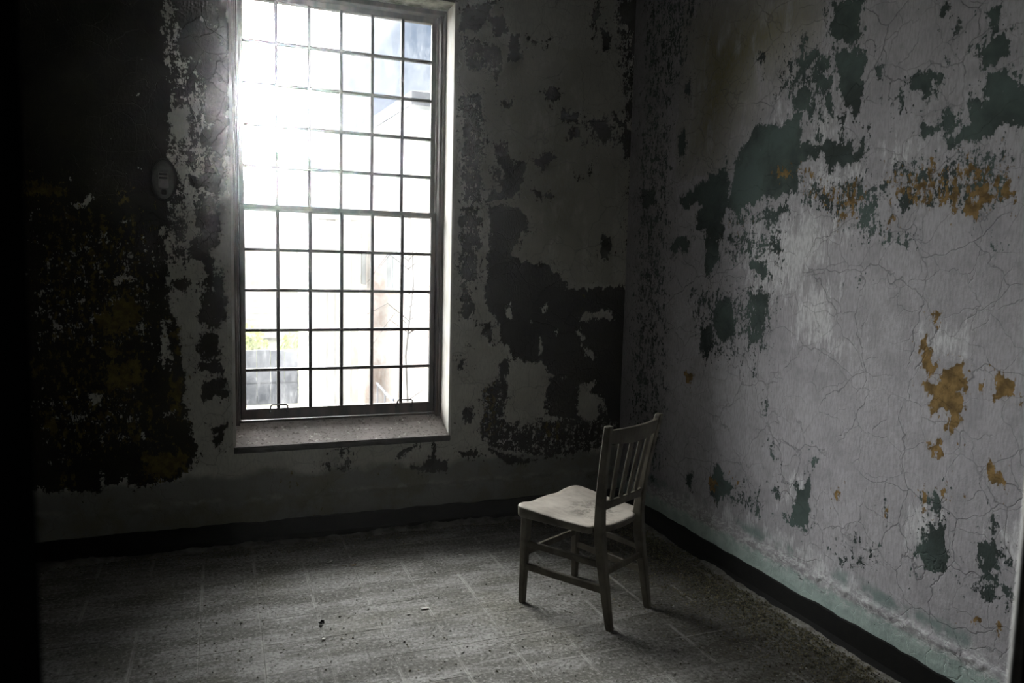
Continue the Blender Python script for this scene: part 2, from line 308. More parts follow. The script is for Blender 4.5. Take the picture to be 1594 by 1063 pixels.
# ------------------------------------------------------------------ mesh helpers
def mesh_obj(name, V, F, mat, parent=None, smooth=False):
    me = bpy.data.meshes.new(name); me.from_pydata([tuple(v) for v in V], [], [tuple(f) for f in F]); me.update()
    if mat: me.materials.append(mat)
    if smooth: me.shade_smooth()
    o = bpy.data.objects.new(name, me); COL.objects.link(o)
    if parent: o.parent = parent
    return o
def empty(name, loc=(0, 0, 0), rz=0.0, parent=None):
    o = bpy.data.objects.new(name, None); COL.objects.link(o); o.location = loc; o.rotation_euler = (0, 0, rz)
    o.empty_display_size = 0.1
    if parent: o.parent = parent
    return o
def tag(o, label=None, cat=None, group=None, kind=None):
    for k, v in (('label', label), ('category', cat), ('group', group), ('kind', kind)):
        if v: o[k] = v
    return o
class MB:
    def __init__(s): s.V = []; s.F = []
    def add(s, V, F):
        b = len(s.V); s.V += [tuple(v) for v in V]; s.F += [tuple(i + b for i in f) for f in F]; return s
    def box(s, x0, x1, y0, y1, z0, z1, ch=0.0):
        if ch <= 0:
            V = [(x0, y0, z0), (x1, y0, z0), (x1, y1, z0), (x0, y1, z0), (x0, y0, z1), (x1, y0, z1), (x1, y1, z1), (x0, y1, z1)]
            return s.add(V, [(3, 2, 1, 0), (4, 5, 6, 7), (0, 1, 5, 4), (1, 2, 6, 5), (2, 3, 7, 6), (3, 0, 4, 7)])
        bm = bmesh.new(); bmesh.ops.create_cube(bm, size=1.0)
        for v in bm.verts:
            v.co = Vector(((x0 + x1) / 2 + v.co.x * (x1 - x0), (y0 + y1) / 2 + v.co.y * (y1 - y0), (z0 + z1) / 2 + v.co.z * (z1 - z0)))
        bmesh.ops.bevel(bm, geom=list(bm.edges), offset=ch, segments=1, affect='EDGES')
        bm.verts.index_update()
        s.add([v.co[:] for v in bm.verts], [[v.index for v in f.verts] for f in bm.faces]); bm.free(); return s
    def loft(s, rings):
        n = len(rings[0]); V = [p for r in rings for p in r]; F = []
        for i in range(len(rings) - 1):
            for j in range(n):
                k = (j + 1) % n
                F.append((i * n + j, i * n + k, (i + 1) * n + k, (i + 1) * n + j))
        F.append(tuple(range(n - 1, -1, -1))); F.append(tuple(range((len(rings) - 1) * n, len(rings) * n)))
        return s.add(V, F)
    def tube(s, pts, r, n=8):
        rings = []
        P = [Vector(p) for p in pts]
        for i, p in enumerate(P):
            d = (P[min(i + 1, len(P) - 1)] - P[max(i - 1, 0)]).normalized()
            a = d.orthogonal().normalized() if i == 0 else (s._a - d * s._a.dot(d)).normalized()
            s._a = a; b = d.cross(a)
            rr = r[i] if isinstance(r, (list, tuple)) else r
            rings.append([p + a * math.cos(2 * PI * k / n) * rr + b * math.sin(2 * PI * k / n) * rr for k in range(n)])
        return s.loft(rings)
    def build(s, name, mat, parent=None, smooth=False):
        o = mesh_obj(name, s.V, s.F, mat, parent, smooth)
        bm = bmesh.new(); bm.from_mesh(o.data); bmesh.ops.recalc_face_normals(bm, faces=bm.faces); bm.to_mesh(o.data); bm.free()
        return o
def bar(a, b, w, h, up=(0, 0, 1), ch=0.003, mb=None):
    """rectangular bar from a to b, width w (sideways), height h (along up), chamfered"""
    mb = mb or MB(); a = Vector(a); b = Vector(b); d = (b - a).normalized(); u = Vector(up); sd = d.cross(u).normalized(); u = sd.cross(d)
    rings = []
    for p in (a, b):
        rings.append([p + sd * x + u * y for x, y in rect(w, h, ch)])
    return mb.loft(rings)
def rect(w, h, ch):
    w, h = w / 2, h / 2
    return [(-w + ch, -h), (w - ch, -h), (w, -h + ch), (w, h - ch), (w - ch, h), (-w + ch, h), (-w, h - ch), (-w, -h + ch)]
def vnoise(P, scale, seed, octaves=3):
    """value noise for numpy points (n,2)"""
    tot = np.zeros(len(P)); amp = 1.0; s = 0.0
    r = np.random.default_rng(seed)
    for o in range(octaves):
        T = r.random((64, 64)); q = P * scale; i = np.floor(q).astype(int); f = q - i; f = f * f * (3 - 2 * f)
        x0, y0 = i[:, 0] % 64, i[:, 1] % 64; x1, y1 = (x0 + 1) % 64, (y0 + 1) % 64
        v = (T[x0, y0] * (1 - f[:, 0]) + T[x1, y0] * f[:, 0]) * (1 - f[:, 1]) + (T[x0, y1] * (1 - f[:, 0]) + T[x1, y1] * f[:, 0]) * f[:, 1]
        tot += amp * v; s += amp; amp *= 0.5; scale *= 2.03
    return tot / s

# ------------------------------------------------------------------ peeled patches (wall millimetres: along the wall, height)
PATCH_RIGHT=[('g',25,1,[-1169,2183,-1236,2197,-1314,2166,-1386,2172,-1427,2213,-1481,2180,-1487,2109,-1465,2070,-1532,2067,-1598,2046,-1676,2046,-1722,2029,-1773,2027,-1791,1981,-1828,2046,-1854,2058,-1850,2021,-1828,1960,-1802,1936,-1729,1950,-1646,1949,-1618,1998,-1538,1996,-1473,1968,-1473,1873,-1413,1854,-1323,1848,-1207,1844,-1129,1811,-1046,1789,-989,1820,-1015,1899,-1031,1965,-1056,2055,-1113,2127]),('g',25,1,[-801,1988,-882,2008,-961,2020,-1000,1955,-996,1860,-980,1793,-938,1754,-987,1710,-946,1656,-840,1659,-799,1717,-723,1727,-731,1792,-776,1847,-609,1851,-579,1898,-681,1934,-766,1963]),('g',25,1,[-815,1674,-934,1656,-952,1586,-909,1544,-854,1487,-831,1558]),('g',25,1,[-1618,2623,-1775,2575,-1780,2511,-1766,2430,-1716,2433,-1624,2473,-1611,2526]),('g',25,1,[-1659,2415,-1747,2409,-1806,2378,-1816,2260,-1809,2176,-1771,2130,-1738,2179,-1690,2232,-1674,2323,-1632,2377]),('g',25,1,[-1544,2398,-1591,2409,-1618,2364,-1589,2342,-1548,2357]),('g',25,1,[-1550,2328,-1652,2323,-1656,2272,-1596,2256,-1548,2294]),('g',25,1,[-1426,2225,-1461,2313,-1511,2314,-1524,2259,-1511,2215,-1463,2195]),('g',25,1,[-1312,2307,-1353,2359,-1405,2360,-1391,2327,-1339,2308]),('g',25,1,[-1368,2392,-1400,2420,-1420,2392,-1396,2368]),('g',25,1,[-1596,2256,-1651,2251,-1652,2151,-1610,2180]),('g',25,1,[-1698,2131,-1716,2128,-1725,2028,-1704,2037]),('g',25,1,[-1571,2176,-1595,2183,-1598,2046,-1573,2061]),('g',25,1,[-1443,2521,-1477,2512,-1481,2471,-1451,2473]),('g',25,1,[-1161,2508,-1211,2496,-1196,2443,-1167,2469]),('g',25,1,[-1872,2310,-1899,2304,-1907,2250,-1882,2246]),('g',25,1,[-2043,2221,-2071,2234,-2118,2219,-2152,2216,-2155,2178,-2110,2177,-2103,2131,-2079,2145,-2064,2177,-2039,2192]),('g',25,1,[-1967,2182,-2009,2188,-2024,2161,-2010,2114,-1987,2118]),('g',25,1,[-2320,2355,-2335,2394,-2357,2361,-2357,2309,-2339,2297]),('g',25,1,[-2311,2287,-2369,2280,-2394,2316,-2411,2226,-2386,2198,-2330,2185,-2303,2218,-2289,2257]),('g',25,1,[-2332,2167,-2370,2167,-2412,2166,-2420,2130,-2442,2083,-2462,2087,-2486,2082,-2495,1980,-2471,1984,-2405,1986,-2369,1965,-2311,1955,-2218,1959,-2195,1972,-2256,2009,-2284,2032,-2261,2064,-2278,2106,-2310,2082,-2338,2094]),('g',25,1,[-2186,2077,-2205,2102,-2220,2052,-2190,2029,-2158,2015,-2126,2001,-2097,2006,-2099,2044,-2157,2035]),('g',25,1,[-489,1651,-595,1694,-663,1678,-668,1611,-574,1619,-508,1589]),('g',25,1,[-1191,1559,-1290,1559,-1343,1495,-1278,1469,-1215,1519]),('g',25,1,[-1356,1672,-1394,1658,-1391,1584,-1353,1596]),('g',25,1,[-556,2516,-634,2514,-625,2458,-574,2454]),('g',25,1,[-523,2256,-589,2260,-588,2113,-546,2133]),('g',25,1,[-160,2003,-302,1974,-294,1880,-171,1855]),('g',25,1,[-2148,2442,-2165,2437,-2162,2410,-2144,2419]),('g',25,1,[-2203,2361,-2219,2361,-2217,2330,-2204,2333]),('g',25,1,[-2170,2259,-2197,2252,-2194,2225,-2178,2229]),('g',25,1,[-2423,2147,-2445,2150,-2443,2117,-2430,2119]),('g',25,1,[-2053,1631,-2088,1645,-2085,1610,-2067,1605]),('g',25,1,[-1963,1643,-1988,1653,-1977,1632]),('g',25,1,[-2401,1613,-2411,1604,-2407,1595]),('g',25,1,[-1840,1504,-1862,1494,-1854,1472]),('g',25,1,[-1483,2447,-1582,2423,-1567,2409,-1506,2373,-1488,2388]),('g',40,0.8,[-2264,1916,-2323,1936,-2385,1901,-2367,1885,-2296,1903]),('g',40,0.8,[-2004,1898,-2052,1913,-2126,1875,-2106,1838,-2056,1862,-2007,1867]),('g',40,0.8,[-2035,1834,-2096,1819,-2117,1778,-2067,1741,-2016,1765]),('g',40,0.8,[-1736,1872,-1836,1874,-1841,1819,-1769,1825,-1712,1807,-1695,1820]),('g',40,0.8,[-1830,1777,-1895,1826,-1939,1770,-1930,1728,-1867,1678,-1811,1680,-1820,1734]),('g',40,0.8,[-1716,1762,-1776,1748,-1763,1726,-1710,1734]),('g',40,0.8,[-1269,1815,-1362,1821,-1454,1790,-1351,1734,-1277,1719,-1252,1777]),('g',40,0.8,[-1004,1764,-1190,1807,-1235,1753,-1136,1731,-1028,1749]),('g',40,0.8,[-2310,1745,-2359,1760,-2372,1723,-2325,1689]),('g',60,0.52,[-2082,2105,-2258,2101,-2290,1967,-2105,1975]),('g',60,0.52,[-1285,2508,-1656,2448,-1682,2145,-1525,2149,-1382,2221]),('g',60,0.52,[-1477,1920,-1982,1870,-1989,1787,-1718,1728,-1488,1800]),('g',60,0.52,[-1938,1936,-2438,1929,-2455,1735,-2206,1733,-1985,1828]),('g',60,0.52,[-987,1710,-1424,1731,-1404,1546,-1173,1532,-977,1559]),('g',60,0.52,[-1702,1741,-1994,1735,-2003,1632,-1846,1603]),('o',35,0.85,[-1972,1840,-2047,1833,-2097,1809,-2111,1778,-2062,1802,-1999,1817]),('o',35,0.85,[-2210,1809,-2231,1817,-2245,1721,-2220,1751]),('o',35,0.85,[-2272,1832,-2352,1833,-2383,1812,-2370,1741,-2334,1707,-2294,1700,-2274,1747,-2317,1781]),('o',35,0.85,[-2394,1793,-2448,1814,-2465,1778,-2436,1745,-2408,1747]),('o',35,0.85,[-1717,1751,-1804,1757,-1778,1725,-1718,1728]),('o',35,0.85,[-1614,1861,-1534,1856,-1568,1841]),('o',35,0.85,[-1331,1972,-1421,1974,-1443,1924,-1371,1931]),('o',35,0.85,[-1475,1944,-1575,1945,-1545,1913]),('o',35,0.85,[-1957,1717,-1995,1725,-2010,1693,-1973,1685]),('o',35,0.85,[-2146,1902,-2168,1909,-2184,1850,-2164,1832]),('o',35,0.85,[-2262,1935,-2293,1930,-2286,1904]),('o',35,0.85,[-2383,1919,-2402,1916,-2400,1890]),('o',35,0.85,[-1740,1828,-1841,1819,-1828,1799,-1758,1782]),('o',60,0.47,[-983,1752,-1233,1778,-1118,1692,-1009,1709]),('o',60,0.47,[-1477,1920,-1849,1883,-1836,1712,-1553,1819]),('o',60,0.47,[-1938,1926,-2449,1910,-2468,1700,-2284,1691,-1965,1768]),('o',60,0.47,[-1311,1987,-1606,1953,-1579,1898,-1336,1910]),('s',220,1,[-606,2849,-1408,2734,-1487,2595,-1391,2529,-1196,2443,-1007,2262,-864,2093,-616,2095,-641,2426]),('w',120,0.62,[-1477,1920,-1607,1942,-1817,1929,-1835,1884,-1708,1853,-1500,1859]),('w',120,0.62,[-1181,1677,-1421,1768,-1718,1740,-1754,1660,-1642,1536,-1521,1414,-1184,1400,-1125,1612]),('w',120,0.62,[-1947,1977,-2094,1977,-2124,1895,-1978,1911]),('w',120,0.62,[-1289,2250,-1382,2221,-1350,2178,-1274,2203]),('w',120,0.62,[-1650,2340,-1714,2293,-1702,2262,-1655,2283]),('w',120,0.62,[-1542,2146,-1713,2140,-1750,2047,-1564,2074]),('g',22,1,[-918,1354,-1040,1379,-1091,1289,-1098,1215,-1042,1163,-948,1183,-928,1239]),('g',22,1,[-815,1210,-912,1238,-923,1103,-885,1049,-825,1092]),('g',22,1,[-974,483,-1033,538,-1069,470,-1146,452,-1136,392,-1033,342,-967,362]),('g',22,1,[-740,422,-809,450,-799,354,-745,360]),('g',22,1,[-1573,565,-1650,611,-1671,501,-1647,376,-1610,414,-1552,395,-1570,470]),('g',22,1,[-1441,536,-1471,544,-1471,483,-1446,484]),('g',22,1,[-2217,699,-2283,740,-2308,713,-2288,687,-2242,686]),('g',22,1,[-2245,569,-2293,627,-2312,667,-2324,651,-2312,579,-2344,550,-2341,502,-2293,462,-2239,455,-2228,493,-2203,505]),('g',22,1,[-2476,701,-2493,726,-2503,685,-2487,654]),('g',22,1,[-2444,613,-2488,642,-2509,624,-2508,560,-2499,518,-2465,530,-2441,573]),('g',22,1,[-2460,509,-2499,518,-2510,471,-2473,442]),('g',22,1,[-2531,518,-2567,545,-2571,497,-2540,497]),('g',22,1,[-1934,452,-1972,458,-1955,436]),('g',22,1,[-1987,456,-2006,455,-2003,421]),('g',22,1,[-2050,612,-2075,627,-2070,574]),('g',22,1,[-1331,918,-1371,916,-1347,885]),('g',22,1,[-1662,730,-1697,706,-1677,685]),('g',22,1,[-1389,699,-1414,705,-1455,671,-1417,670]),('g',22,1,[-1317,455,-1353,402,-1333,359]),('g',22,1,[-1845,341,-1874,352,-1867,325]),('g',22,1,[-1895,344,-1915,360,-1912,327]),('g',22,1,[-817,1388,-864,1419,-851,1380]),('g',45,0.72,[-1162,1312,-1180,1421,-1287,1442,-1354,1410,-1352,1289,-1334,1200,-1259,1140,-1189,1150]),('g',45,0.72,[-1477,406,-1558,466,-1552,395]),('g',45,0.72,[-1164,419,-1322,392,-1298,348,-1211,377]),('g',45,0.72,[-1214,1026,-1267,1042,-1256,1014]),('g',70,0.42,[-640,1442,-1388,1462,-1392,1120,-815,1011]),('g',70,0.42,[-1756,398,-2093,516,-2089,367,-1808,287]),('g',70,0.42,[-2176,715,-2340,763,-2366,464,-2171,400]),('g',70,0.42,[-2395,622,-2568,732,-2599,385,-2429,397]),('g',70,0.42,[-953,537,-1368,479,-1354,330,-940,294]),('o',22,1,[-2233,1134,-2257,1204,-2341,1221,-2340,1156,-2331,1103,-2346,1014,-2314,969,-2277,974,-2293,1037,-2227,1031,-2207,1082]),('o',22,1,[-2158,1280,-2180,1296,-2201,1230,-2221,1179,-2192,1161,-2164,1212]),('o',22,1,[-2178,1139,-2225,1139,-2236,1100,-2190,1093]),('o',22,1,[-2203,1385,-2225,1393,-2222,1339,-2206,1345]),('o',22,1,[-2230,909,-2259,930,-2277,893,-2240,878]),('o',22,1.1,[-697,954,-768,954,-755,901,-691,901]),('o',22,1.1,[-960,450,-1009,443,-1015,376,-966,381]),('o',22,1.1,[-1793,587,-1839,648,-1824,588]),('o',22,1.1,[-1157,503,-1186,501,-1174,479]),('o',22,1.1,[-2460,880,-2485,893,-2490,832,-2465,825]),('o',22,1.1,[-2500,860,-2519,865,-2516,833]),('o',22,1.1,[-2216,713,-2238,733,-2226,695]),('o',22,1.1,[-2281,759,-2310,774,-2305,746]),('o',22,1.1,[-2220,672,-2243,673,-2232,659]),('o',22,1.1,[-2434,340,-2461,352,-2456,324]),('o',22,1.1,[-2532,366,-2549,387,-2547,347]),('o',22,1.1,[-2388,1157,-2408,1166,-2403,1140]),('o',22,1.1,[-2049,619,-2075,627,-2065,595]),('o',22,1.1,[-2451,1197,-2487,1215,-2518,1146,-2502,1119,-2457,1124]),('w',90,0.6,[-1554,1467,-1747,1472,-1751,1194,-1668,1169,-1503,1250]),('w',90,0.6,[-1820,1323,-1849,1325,-1856,1236,-1830,1203]),('w',90,0.6,[-2155,1307,-2332,1322,-2326,1232,-2164,1212]),('w',90,0.6,[-2183,633,-2287,693,-2282,582,-2161,511]),('w',90,0.6,[-2495,707,-2568,732,-2577,636,-2518,589]),('w',90,0.6,[-1513,573,-1605,599,-1570,470,-1497,464]),('w',90,0.6,[-768,304,-1581,336,-1929,287,-1931,272,-1587,269,-773,242]),('g',110,0.43,[-68,3174,-483,3040,-505,1582,-545,269,-72,134]),('g',90,0.46,[-68,3174,-724,2962,-528,2487,-127,2420]),]  # last two: corner speckle, with the corner's grazing shade painted in
PATCH_BACK=[('g',22,1,[-1101,2935,-978,2952,-931,2988,-884,2994,-945,2900,-1006,2820,-1099,2808]),('g',22,1,[-929,2902,-851,2927,-824,2843,-863,2780,-912,2832]),('g',22,1,[-815,2801,-751,2824,-732,2723,-723,2687,-812,2677]),('g',22,1,[-702,2815,-644,2808,-659,2747]),('g',22,1,[-594,2814,-566,2818,-577,2794]),('g',22,1,[-585,2531,-510,2562,-467,2536,-482,2496,-575,2479]),('g',22,1,[-847,2438,-783,2474,-774,2437,-813,2404]),('g',22,1,[-472,2452,-420,2426,-359,2416,-365,2362,-418,2365,-470,2391]),('g',22,1,[-416,2303,-373,2338,-345,2278,-406,2266]),('g',22,1,[-313,2374,-225,2398,-154,2420,-141,2327,-183,2244,-249,2333]),('g',22,1,[-156,2466,-119,2454,-33,2367,14,2340,40,2182,-34,2176,-50,2334]),('g',22,1,[-641,2125,-550,2193,-505,2142,-580,2091,-632,2103]),('g',22,1,[-372,2066,-328,2069,-336,2037,-371,2043]),('g',22,1,[-287,2158,-269,2144,-266,2065,-275,2057]),('g',22,1,[-897,2173,-817,2210,-765,2093,-683,2129,-712,1975,-760,1911,-842,1892,-922,1857,-931,1902,-827,1968,-829,2059]),('g',22,1,[-922,1842,-792,1879,-673,1793,-645,1701,-704,1684,-753,1636,-751,1574,-649,1530,-563,1516,-403,1419,-912,1411,-903,1707]),('g',22,1,[-661,1971,-593,1951,-515,1917,-541,1908,-644,1941]),('g',22,1,[-180,1703,-115,1689,-119,1567,-171,1566]),('g',22,1,[-287,3065,-234,3073,-256,2963,-264,2841,-281,2838]),('g',22,1,[-228,2914,-166,2930,-161,2815,-215,2808]),('g',22,1,[-147,3100,15,3124,41,2972,31,2784,-6,2779,-31,2932,-107,3014]),('g',22,1,[-902,2732,-862,2737,-866,2576,-881,2523,-898,2572]),('g',40,0.62,[-1106,2792,-879,2778,-861,2708,-874,2560,-938,2597,-1001,2575,-1095,2622]),('g',40,0.62,[-1108,2463,-952,2508,-930,2201,-940,1931,-906,1873,-1097,1863]),('g',40,0.62,[-1097,1863,-938,1856,-945,1411,-1089,1408]),('g',60,0.5,[-930,2201,-666,2131,-693,1884,-922,1872]),('g',60,0.5,[-368,2431,10,2435,18,2244,-325,2218]),('g',60,0.5,[-182,3095,34,3126,112,1427,-1,1425,-59,2333]),('s',250,0.8,[-969,2550,-342,2694,-216,2163,-191,1525,-616,1578,-911,2083]),('g',25,1,[-910,1516,-543,1539,-457,1466,-387,1375,-250,1385,-76,1403,6,1380,42,558,-57,531,-136,696,-298,798,-488,866,-557,930,-690,948,-772,1011,-821,1072,-840,1177,-921,1295]),('g',25,1,[-1060,1294,-991,1280,-997,1221,-1050,1192]),('g',25,1,[-1077,957,-1031,971,-1037,896,-1076,905]),('g',25,1,[-1056,673,-986,685,-977,609,-1031,589]),('g',25,1,[-942,1177,-879,1177,-876,1042,-900,1058]),('g',25,1,[-834,936,-771,965,-749,721,-812,693]),('g',25,1,[-1067,418,-950,425,-933,378,-1043,378]),('g',25,1,[-505,851,-299,830,-307,576,-514,618]),('g',25,1,[-886,421,-556,337,-755,335]),('g',40,0.63,[-1095,1554,-973,1558,-986,1412,-998,1265,-1027,1177,-1081,1207]),('g',40,0.63,[-926,818,-801,890,-762,598,-530,587,36,689,49,394,-385,325,-556,337,-755,335,-886,406,-944,516]),('g',40,0.63,[-1055,1052,-994,1051,-1000,1000,-1047,1015]),('x',22,0.8,[-785,905,-523,914,-502,773,-599,653,-731,659,-767,813]),('x',22,0.8,[-795,1281,-747,1289,-745,1191,-793,1206]),('x',22,0.8,[-672,1206,-615,1199,-622,1173]),('x',22,0.8,[-567,1252,-527,1298,-540,1191]),('x',22,0.8,[-488,1129,-447,1144,-462,1098]),('x',22,0.8,[-579,1084,-537,1068,-551,992,-576,1000]),('x',22,0.8,[-279,1237,-70,1253,-67,1198,-312,1183]),('x',22,0.8,[-328,1144,-302,1144,-236,1002,-182,969,-252,955]),('x',22,0.8,[-298,798,-159,825,-226,748]),('x',22,0.8,[-919,454,-675,407,-522,334,-789,399]),('x',22,0.8,[-295,703,-155,729,-149,568,-290,575]),('o',60,0.5,[-942,819,-832,846,-792,508,-935,485]),('o',60,0.5,[-205,1112,-135,1111,-149,1016,-202,1033]),('o',60,0.5,[-318,1345,-266,1346,-271,1253,-306,1252]),('o',60,0.5,[-564,589,-360,578,-389,421,-560,463]),('g',30,1,[-3413,2796,-2589,2928,-2592,2447,-2559,2360,-2555,2237,-2587,2048,-2576,1736,-2597,1513,-2592,1288,-2537,1060,-2527,729,-2463,507,-2563,378,-2801,347,-3001,348,-3166,362,-3219,382,-3505,406]),('g',30,1,[-2523,2939,-2292,2976,-2301,2450,-2315,2038,-2388,1962,-2435,2044,-2436,2404,-2482,2475,-2534,2485]),('g',30,1,[-2433,1981,-2321,2005,-2323,1845,-2414,1840]),('g',50,0.57,[-2605,2926,-2404,2958,-2419,1935,-2610,1922]),('g',50,0.57,[-2609,1953,-2478,1963,-2498,1451,-2604,1449]),('g',28,0.82,[-2478,1755,-2353,1761,-2355,1590,-2402,1540,-2368,1467,-2335,1394,-2326,1170,-2475,1171,-2450,1319,-2426,1442,-2504,1501,-2514,1561,-2457,1635]),('g',28,0.82,[-2476,1140,-2361,1145,-2363,991,-2472,993]),('g',28,0.82,[-2584,1414,-2528,1440,-2495,1391,-2507,1318,-2574,1342]),('g',28,0.82,[-2509,1920,-2374,1941,-2375,1856,-2477,1839]),('g',28,0.82,[-2477,1827,-2364,1833,-2365,1760,-2455,1756]),('g',22,1,[-2472,993,-2354,991,-2345,926,-2463,929]),('g',22,1,[-2463,887,-2404,896,-2335,894,-2336,796,-2436,779,-2469,812]),('g',22,1,[-2408,637,-2338,666,-2338,623,-2388,593]),('g',22,1,[-2409,583,-2354,585,-2359,536,-2389,516]),('x',22,0.85,[-3020,1739,-2927,1801,-2896,1780,-2980,1730]),('x',22,0.85,[-2964,1558,-2923,1548,-2944,1518]),('x',22,0.85,[-2890,1619,-2859,1620,-2870,1573]),('x',22,0.85,[-3200,1696,-3131,1705,-3181,1675]),('x',22,0.85,[-2843,1409,-2736,1423,-2748,1376,-2844,1374]),('x',22,0.85,[-3136,1197,-3086,1197,-3046,1162,-3127,1162]),('x',22,0.85,[-2643,1184,-2599,1196,-2591,996,-2636,997]),('x',22,0.85,[-2993,1609,-2968,1604,-2983,1592]),('x',22,0.85,[-2805,1680,-2784,1681,-2795,1669]),('x',22,0.85,[-2634,1652,-2601,1654,-2613,1593]),('x',22,0.85,[-2580,2231,-2492,2251,-2483,2158,-2539,2059,-2582,2138]),('x',22,0.85,[-2427,2186,-2382,2178,-2394,2142,-2427,2151]),('x',22,0.85,[-2539,2059,-2384,2048,-2363,1929,-2385,1940,-2406,2034,-2518,2043]),('x',22,0.85,[-2552,1964,-2497,1968,-2520,1884,-2542,1882]),('x',22,0.85,[-2595,2020,-2540,2012,-2563,1975]),('x',22,0.85,[-2794,1681,-2779,1681,-2786,1669]),('x',20,0.72,[-2487,2487,-2307,2493,-2307,2485,-2487,2477]),('x',20,0.72,[-2432,2404,-2317,2412,-2317,2402,-2432,2391]),('x',20,0.72,[-2418,2701,-2353,2656,-2325,2580,-2335,2569,-2372,2643,-2456,2691]),('x',20,0.72,[-2697,2448,-2679,2450,-2689,2434]),('x',20,0.72,[-2765,2204,-2752,2200,-2761,2185]),('x',20,0.72,[-2745,2290,-2718,2291,-2737,2279]),('x',20,0.72,[-2762,2715,-2736,2714,-2749,2703]),('x',20,0.72,[-2930,1905,-2904,1902,-2918,1892]),('x',20,0.72,[-2716,1959,-2698,1960,-2708,1940]),('x',20,0.72,[-3034,1889,-3008,1881,-3017,1871]),('x',20,0.72,[-2361,2753,-2332,2757,-2333,2727,-2361,2723]),('x',25,0.72,[-2976,821,-2886,859,-2906,777,-2969,760]),('x',25,0.72,[-2771,699,-2744,676,-2708,579,-2727,559]),('x',25,0.72,[-3218,590,-3152,515,-2966,543,-2966,533,-3038,528,-3143,504]),('x',25,0.72,[-2942,438,-2924,436,-2916,363,-2814,418,-2807,332,-2918,300]),('x',25,0.72,[-3043,641,-3021,629,-3026,609]),('x',25,0.72,[-2853,713,-2827,681,-2845,682]),('x',25,0.72,[-2644,997,-2587,996,-2597,943,-2635,955]),('x',25,0.72,[-2648,745,-2582,732,-2592,700,-2639,708]),('x',25,0.72,[-3207,407,-3156,382,-3158,300,-3210,315]),('x',25,0.72,[-2702,430,-2673,428,-2679,364]),('x',25,0.72,[-2736,613,-2717,612,-2718,548]),('x',80,0.33,[-3250,891,-2720,895,-2728,538,-3193,568]),('x',100,0.32,[-3250,1649,-2590,1678,-2602,1000,-3271,1013]),('o',50,0.72,[-2962,1232,-2900,1244,-2855,1327,-2738,1340,-2697,1220,-2753,1124,-2903,1101]),('o',50,0.72,[-3021,1694,-2888,1688,-2889,1653,-3012,1660]),('o',50,0.72,[-3233,1850,-3026,1863,-3039,1772,-3226,1762]),('o',50,0.72,[-2801,1843,-2749,1835,-2761,1764,-2813,1773]),('o',50,0.72,[-3071,1359,-3020,1360,-3033,1290]),('o',50,0.72,[-2598,1220,-2533,1134,-2524,994,-2580,1012]),('o',50,0.72,[-2903,1101,-2819,1076,-2821,1001,-2906,1002]),('o',50,0.72,[-3221,1009,-3128,1007,-3166,889,-3208,900]),('o',50,0.72,[-3170,769,-3100,786,-3088,623,-3157,637]),('o',50,0.72,[-2918,1003,-2718,998,-2702,894,-2869,817,-2853,734,-2910,612]),('o',50,0.72,[-2737,539,-2585,540,-2478,522,-2539,396,-2675,353,-2749,413]),('o',50,0.72,[-3091,500,-3047,518,-3041,394,-3095,367]),('o',50,0.72,[-2626,913,-2530,931,-2535,676,-2611,722]),('o',50,0.72,[-2817,690,-2743,687,-2736,581,-2802,564]),('o',120,0.4,[-3198,1854,-2627,1765,-2612,996,-2530,528,-3163,441,-3226,1009]),('g',22,0.9,[-1423,443,-1362,470,-1315,483,-1299,451,-1361,424,-1415,420]),('g',22,0.9,[-1866,376,-1823,365,-1837,344]),('g',22,0.9,[-1352,338,-1251,377,-1236,416,-1221,493,-1205,492,-1204,390,-1124,368,-1123,313,-1313,311]),('g',40,0.5,[-1894,445,-1634,419,-1648,345,-1866,346]),('g',40,0.5,[-1808,513,-1649,496,-1663,421,-1808,446]),('g',40,0.5,[-1499,418,-1423,397,-1453,353]),('o',60,0.45,[-1923,157,-1647,161,-1647,115,-1923,119]),('o',60,0.45,[-2068,391,-1922,350,-1937,262,-2069,281]),('o',60,0.45,[-1641,367,-1544,352,-1558,315,-1633,321]),]

def layer_fields(P, patches, chans):
    out = {k: np.zeros(len(P)) for k in chans}
    wx = (vnoise(P, 26, 51, 3) - 0.5) * 0.050; wy = (vnoise(P * (1, .7), 26, 52, 3) - 0.5) * 0.060
    P = P + np.stack([wx, wy], 1)
    for chn, wd, amp, flat in patches:
        if chn not in out: continue
        q = np.array(flat, float).reshape(-1, 2) / 1000.0; wd_ = max(wd, 26) / 1000.0
        halo = 0.10
        lo, hi = q.min(0) - halo, q.max(0) + halo
        idx = np.where((P[:, 0] > lo[0]) & (P[:, 0] < hi[0]) & (P[:, 1] > lo[1]) & (P[:, 1] < hi[1]))[0]
        if len(idx) == 0: continue
        X = P[idx]; d2 = np.full(len(X), 1e9); ins = np.zeros(len(X), bool)
        for k in range(len(q)):
            a, b = q[k], q[(k + 1) % len(q)]; e = b - a
            t = np.clip(((X - a) @ e) / max(e @ e, 1e-12), 0, 1)
            dd = X - a - t[:, None] * e; d2 = np.minimum(d2, (dd ** 2).sum(1))
            c = (a[1] > X[:, 1]) != (b[1] > X[:, 1])
            with np.errstate(divide='ignore', invalid='ignore'):
                xi = (b[0] - a[0]) * (X[:, 1] - a[1]) / (b[1] - a[1]) + a[0]
            ins ^= c & (X[:, 0] < xi)
        sd = np.sqrt(d2) * np.where(ins, 1, -1)
        f = np.clip(0.5 + sd / (2 * wd_), 0, 1) * amp
        if chn in 'go' and amp > 0.7: f = np.maximum(f, 0.34 * np.clip(1 + sd / halo, 0, 1))
        out[chn][idx] = np.maximum(out[chn][idx], f)
    return np.stack([out[k] for k in chans], 1)

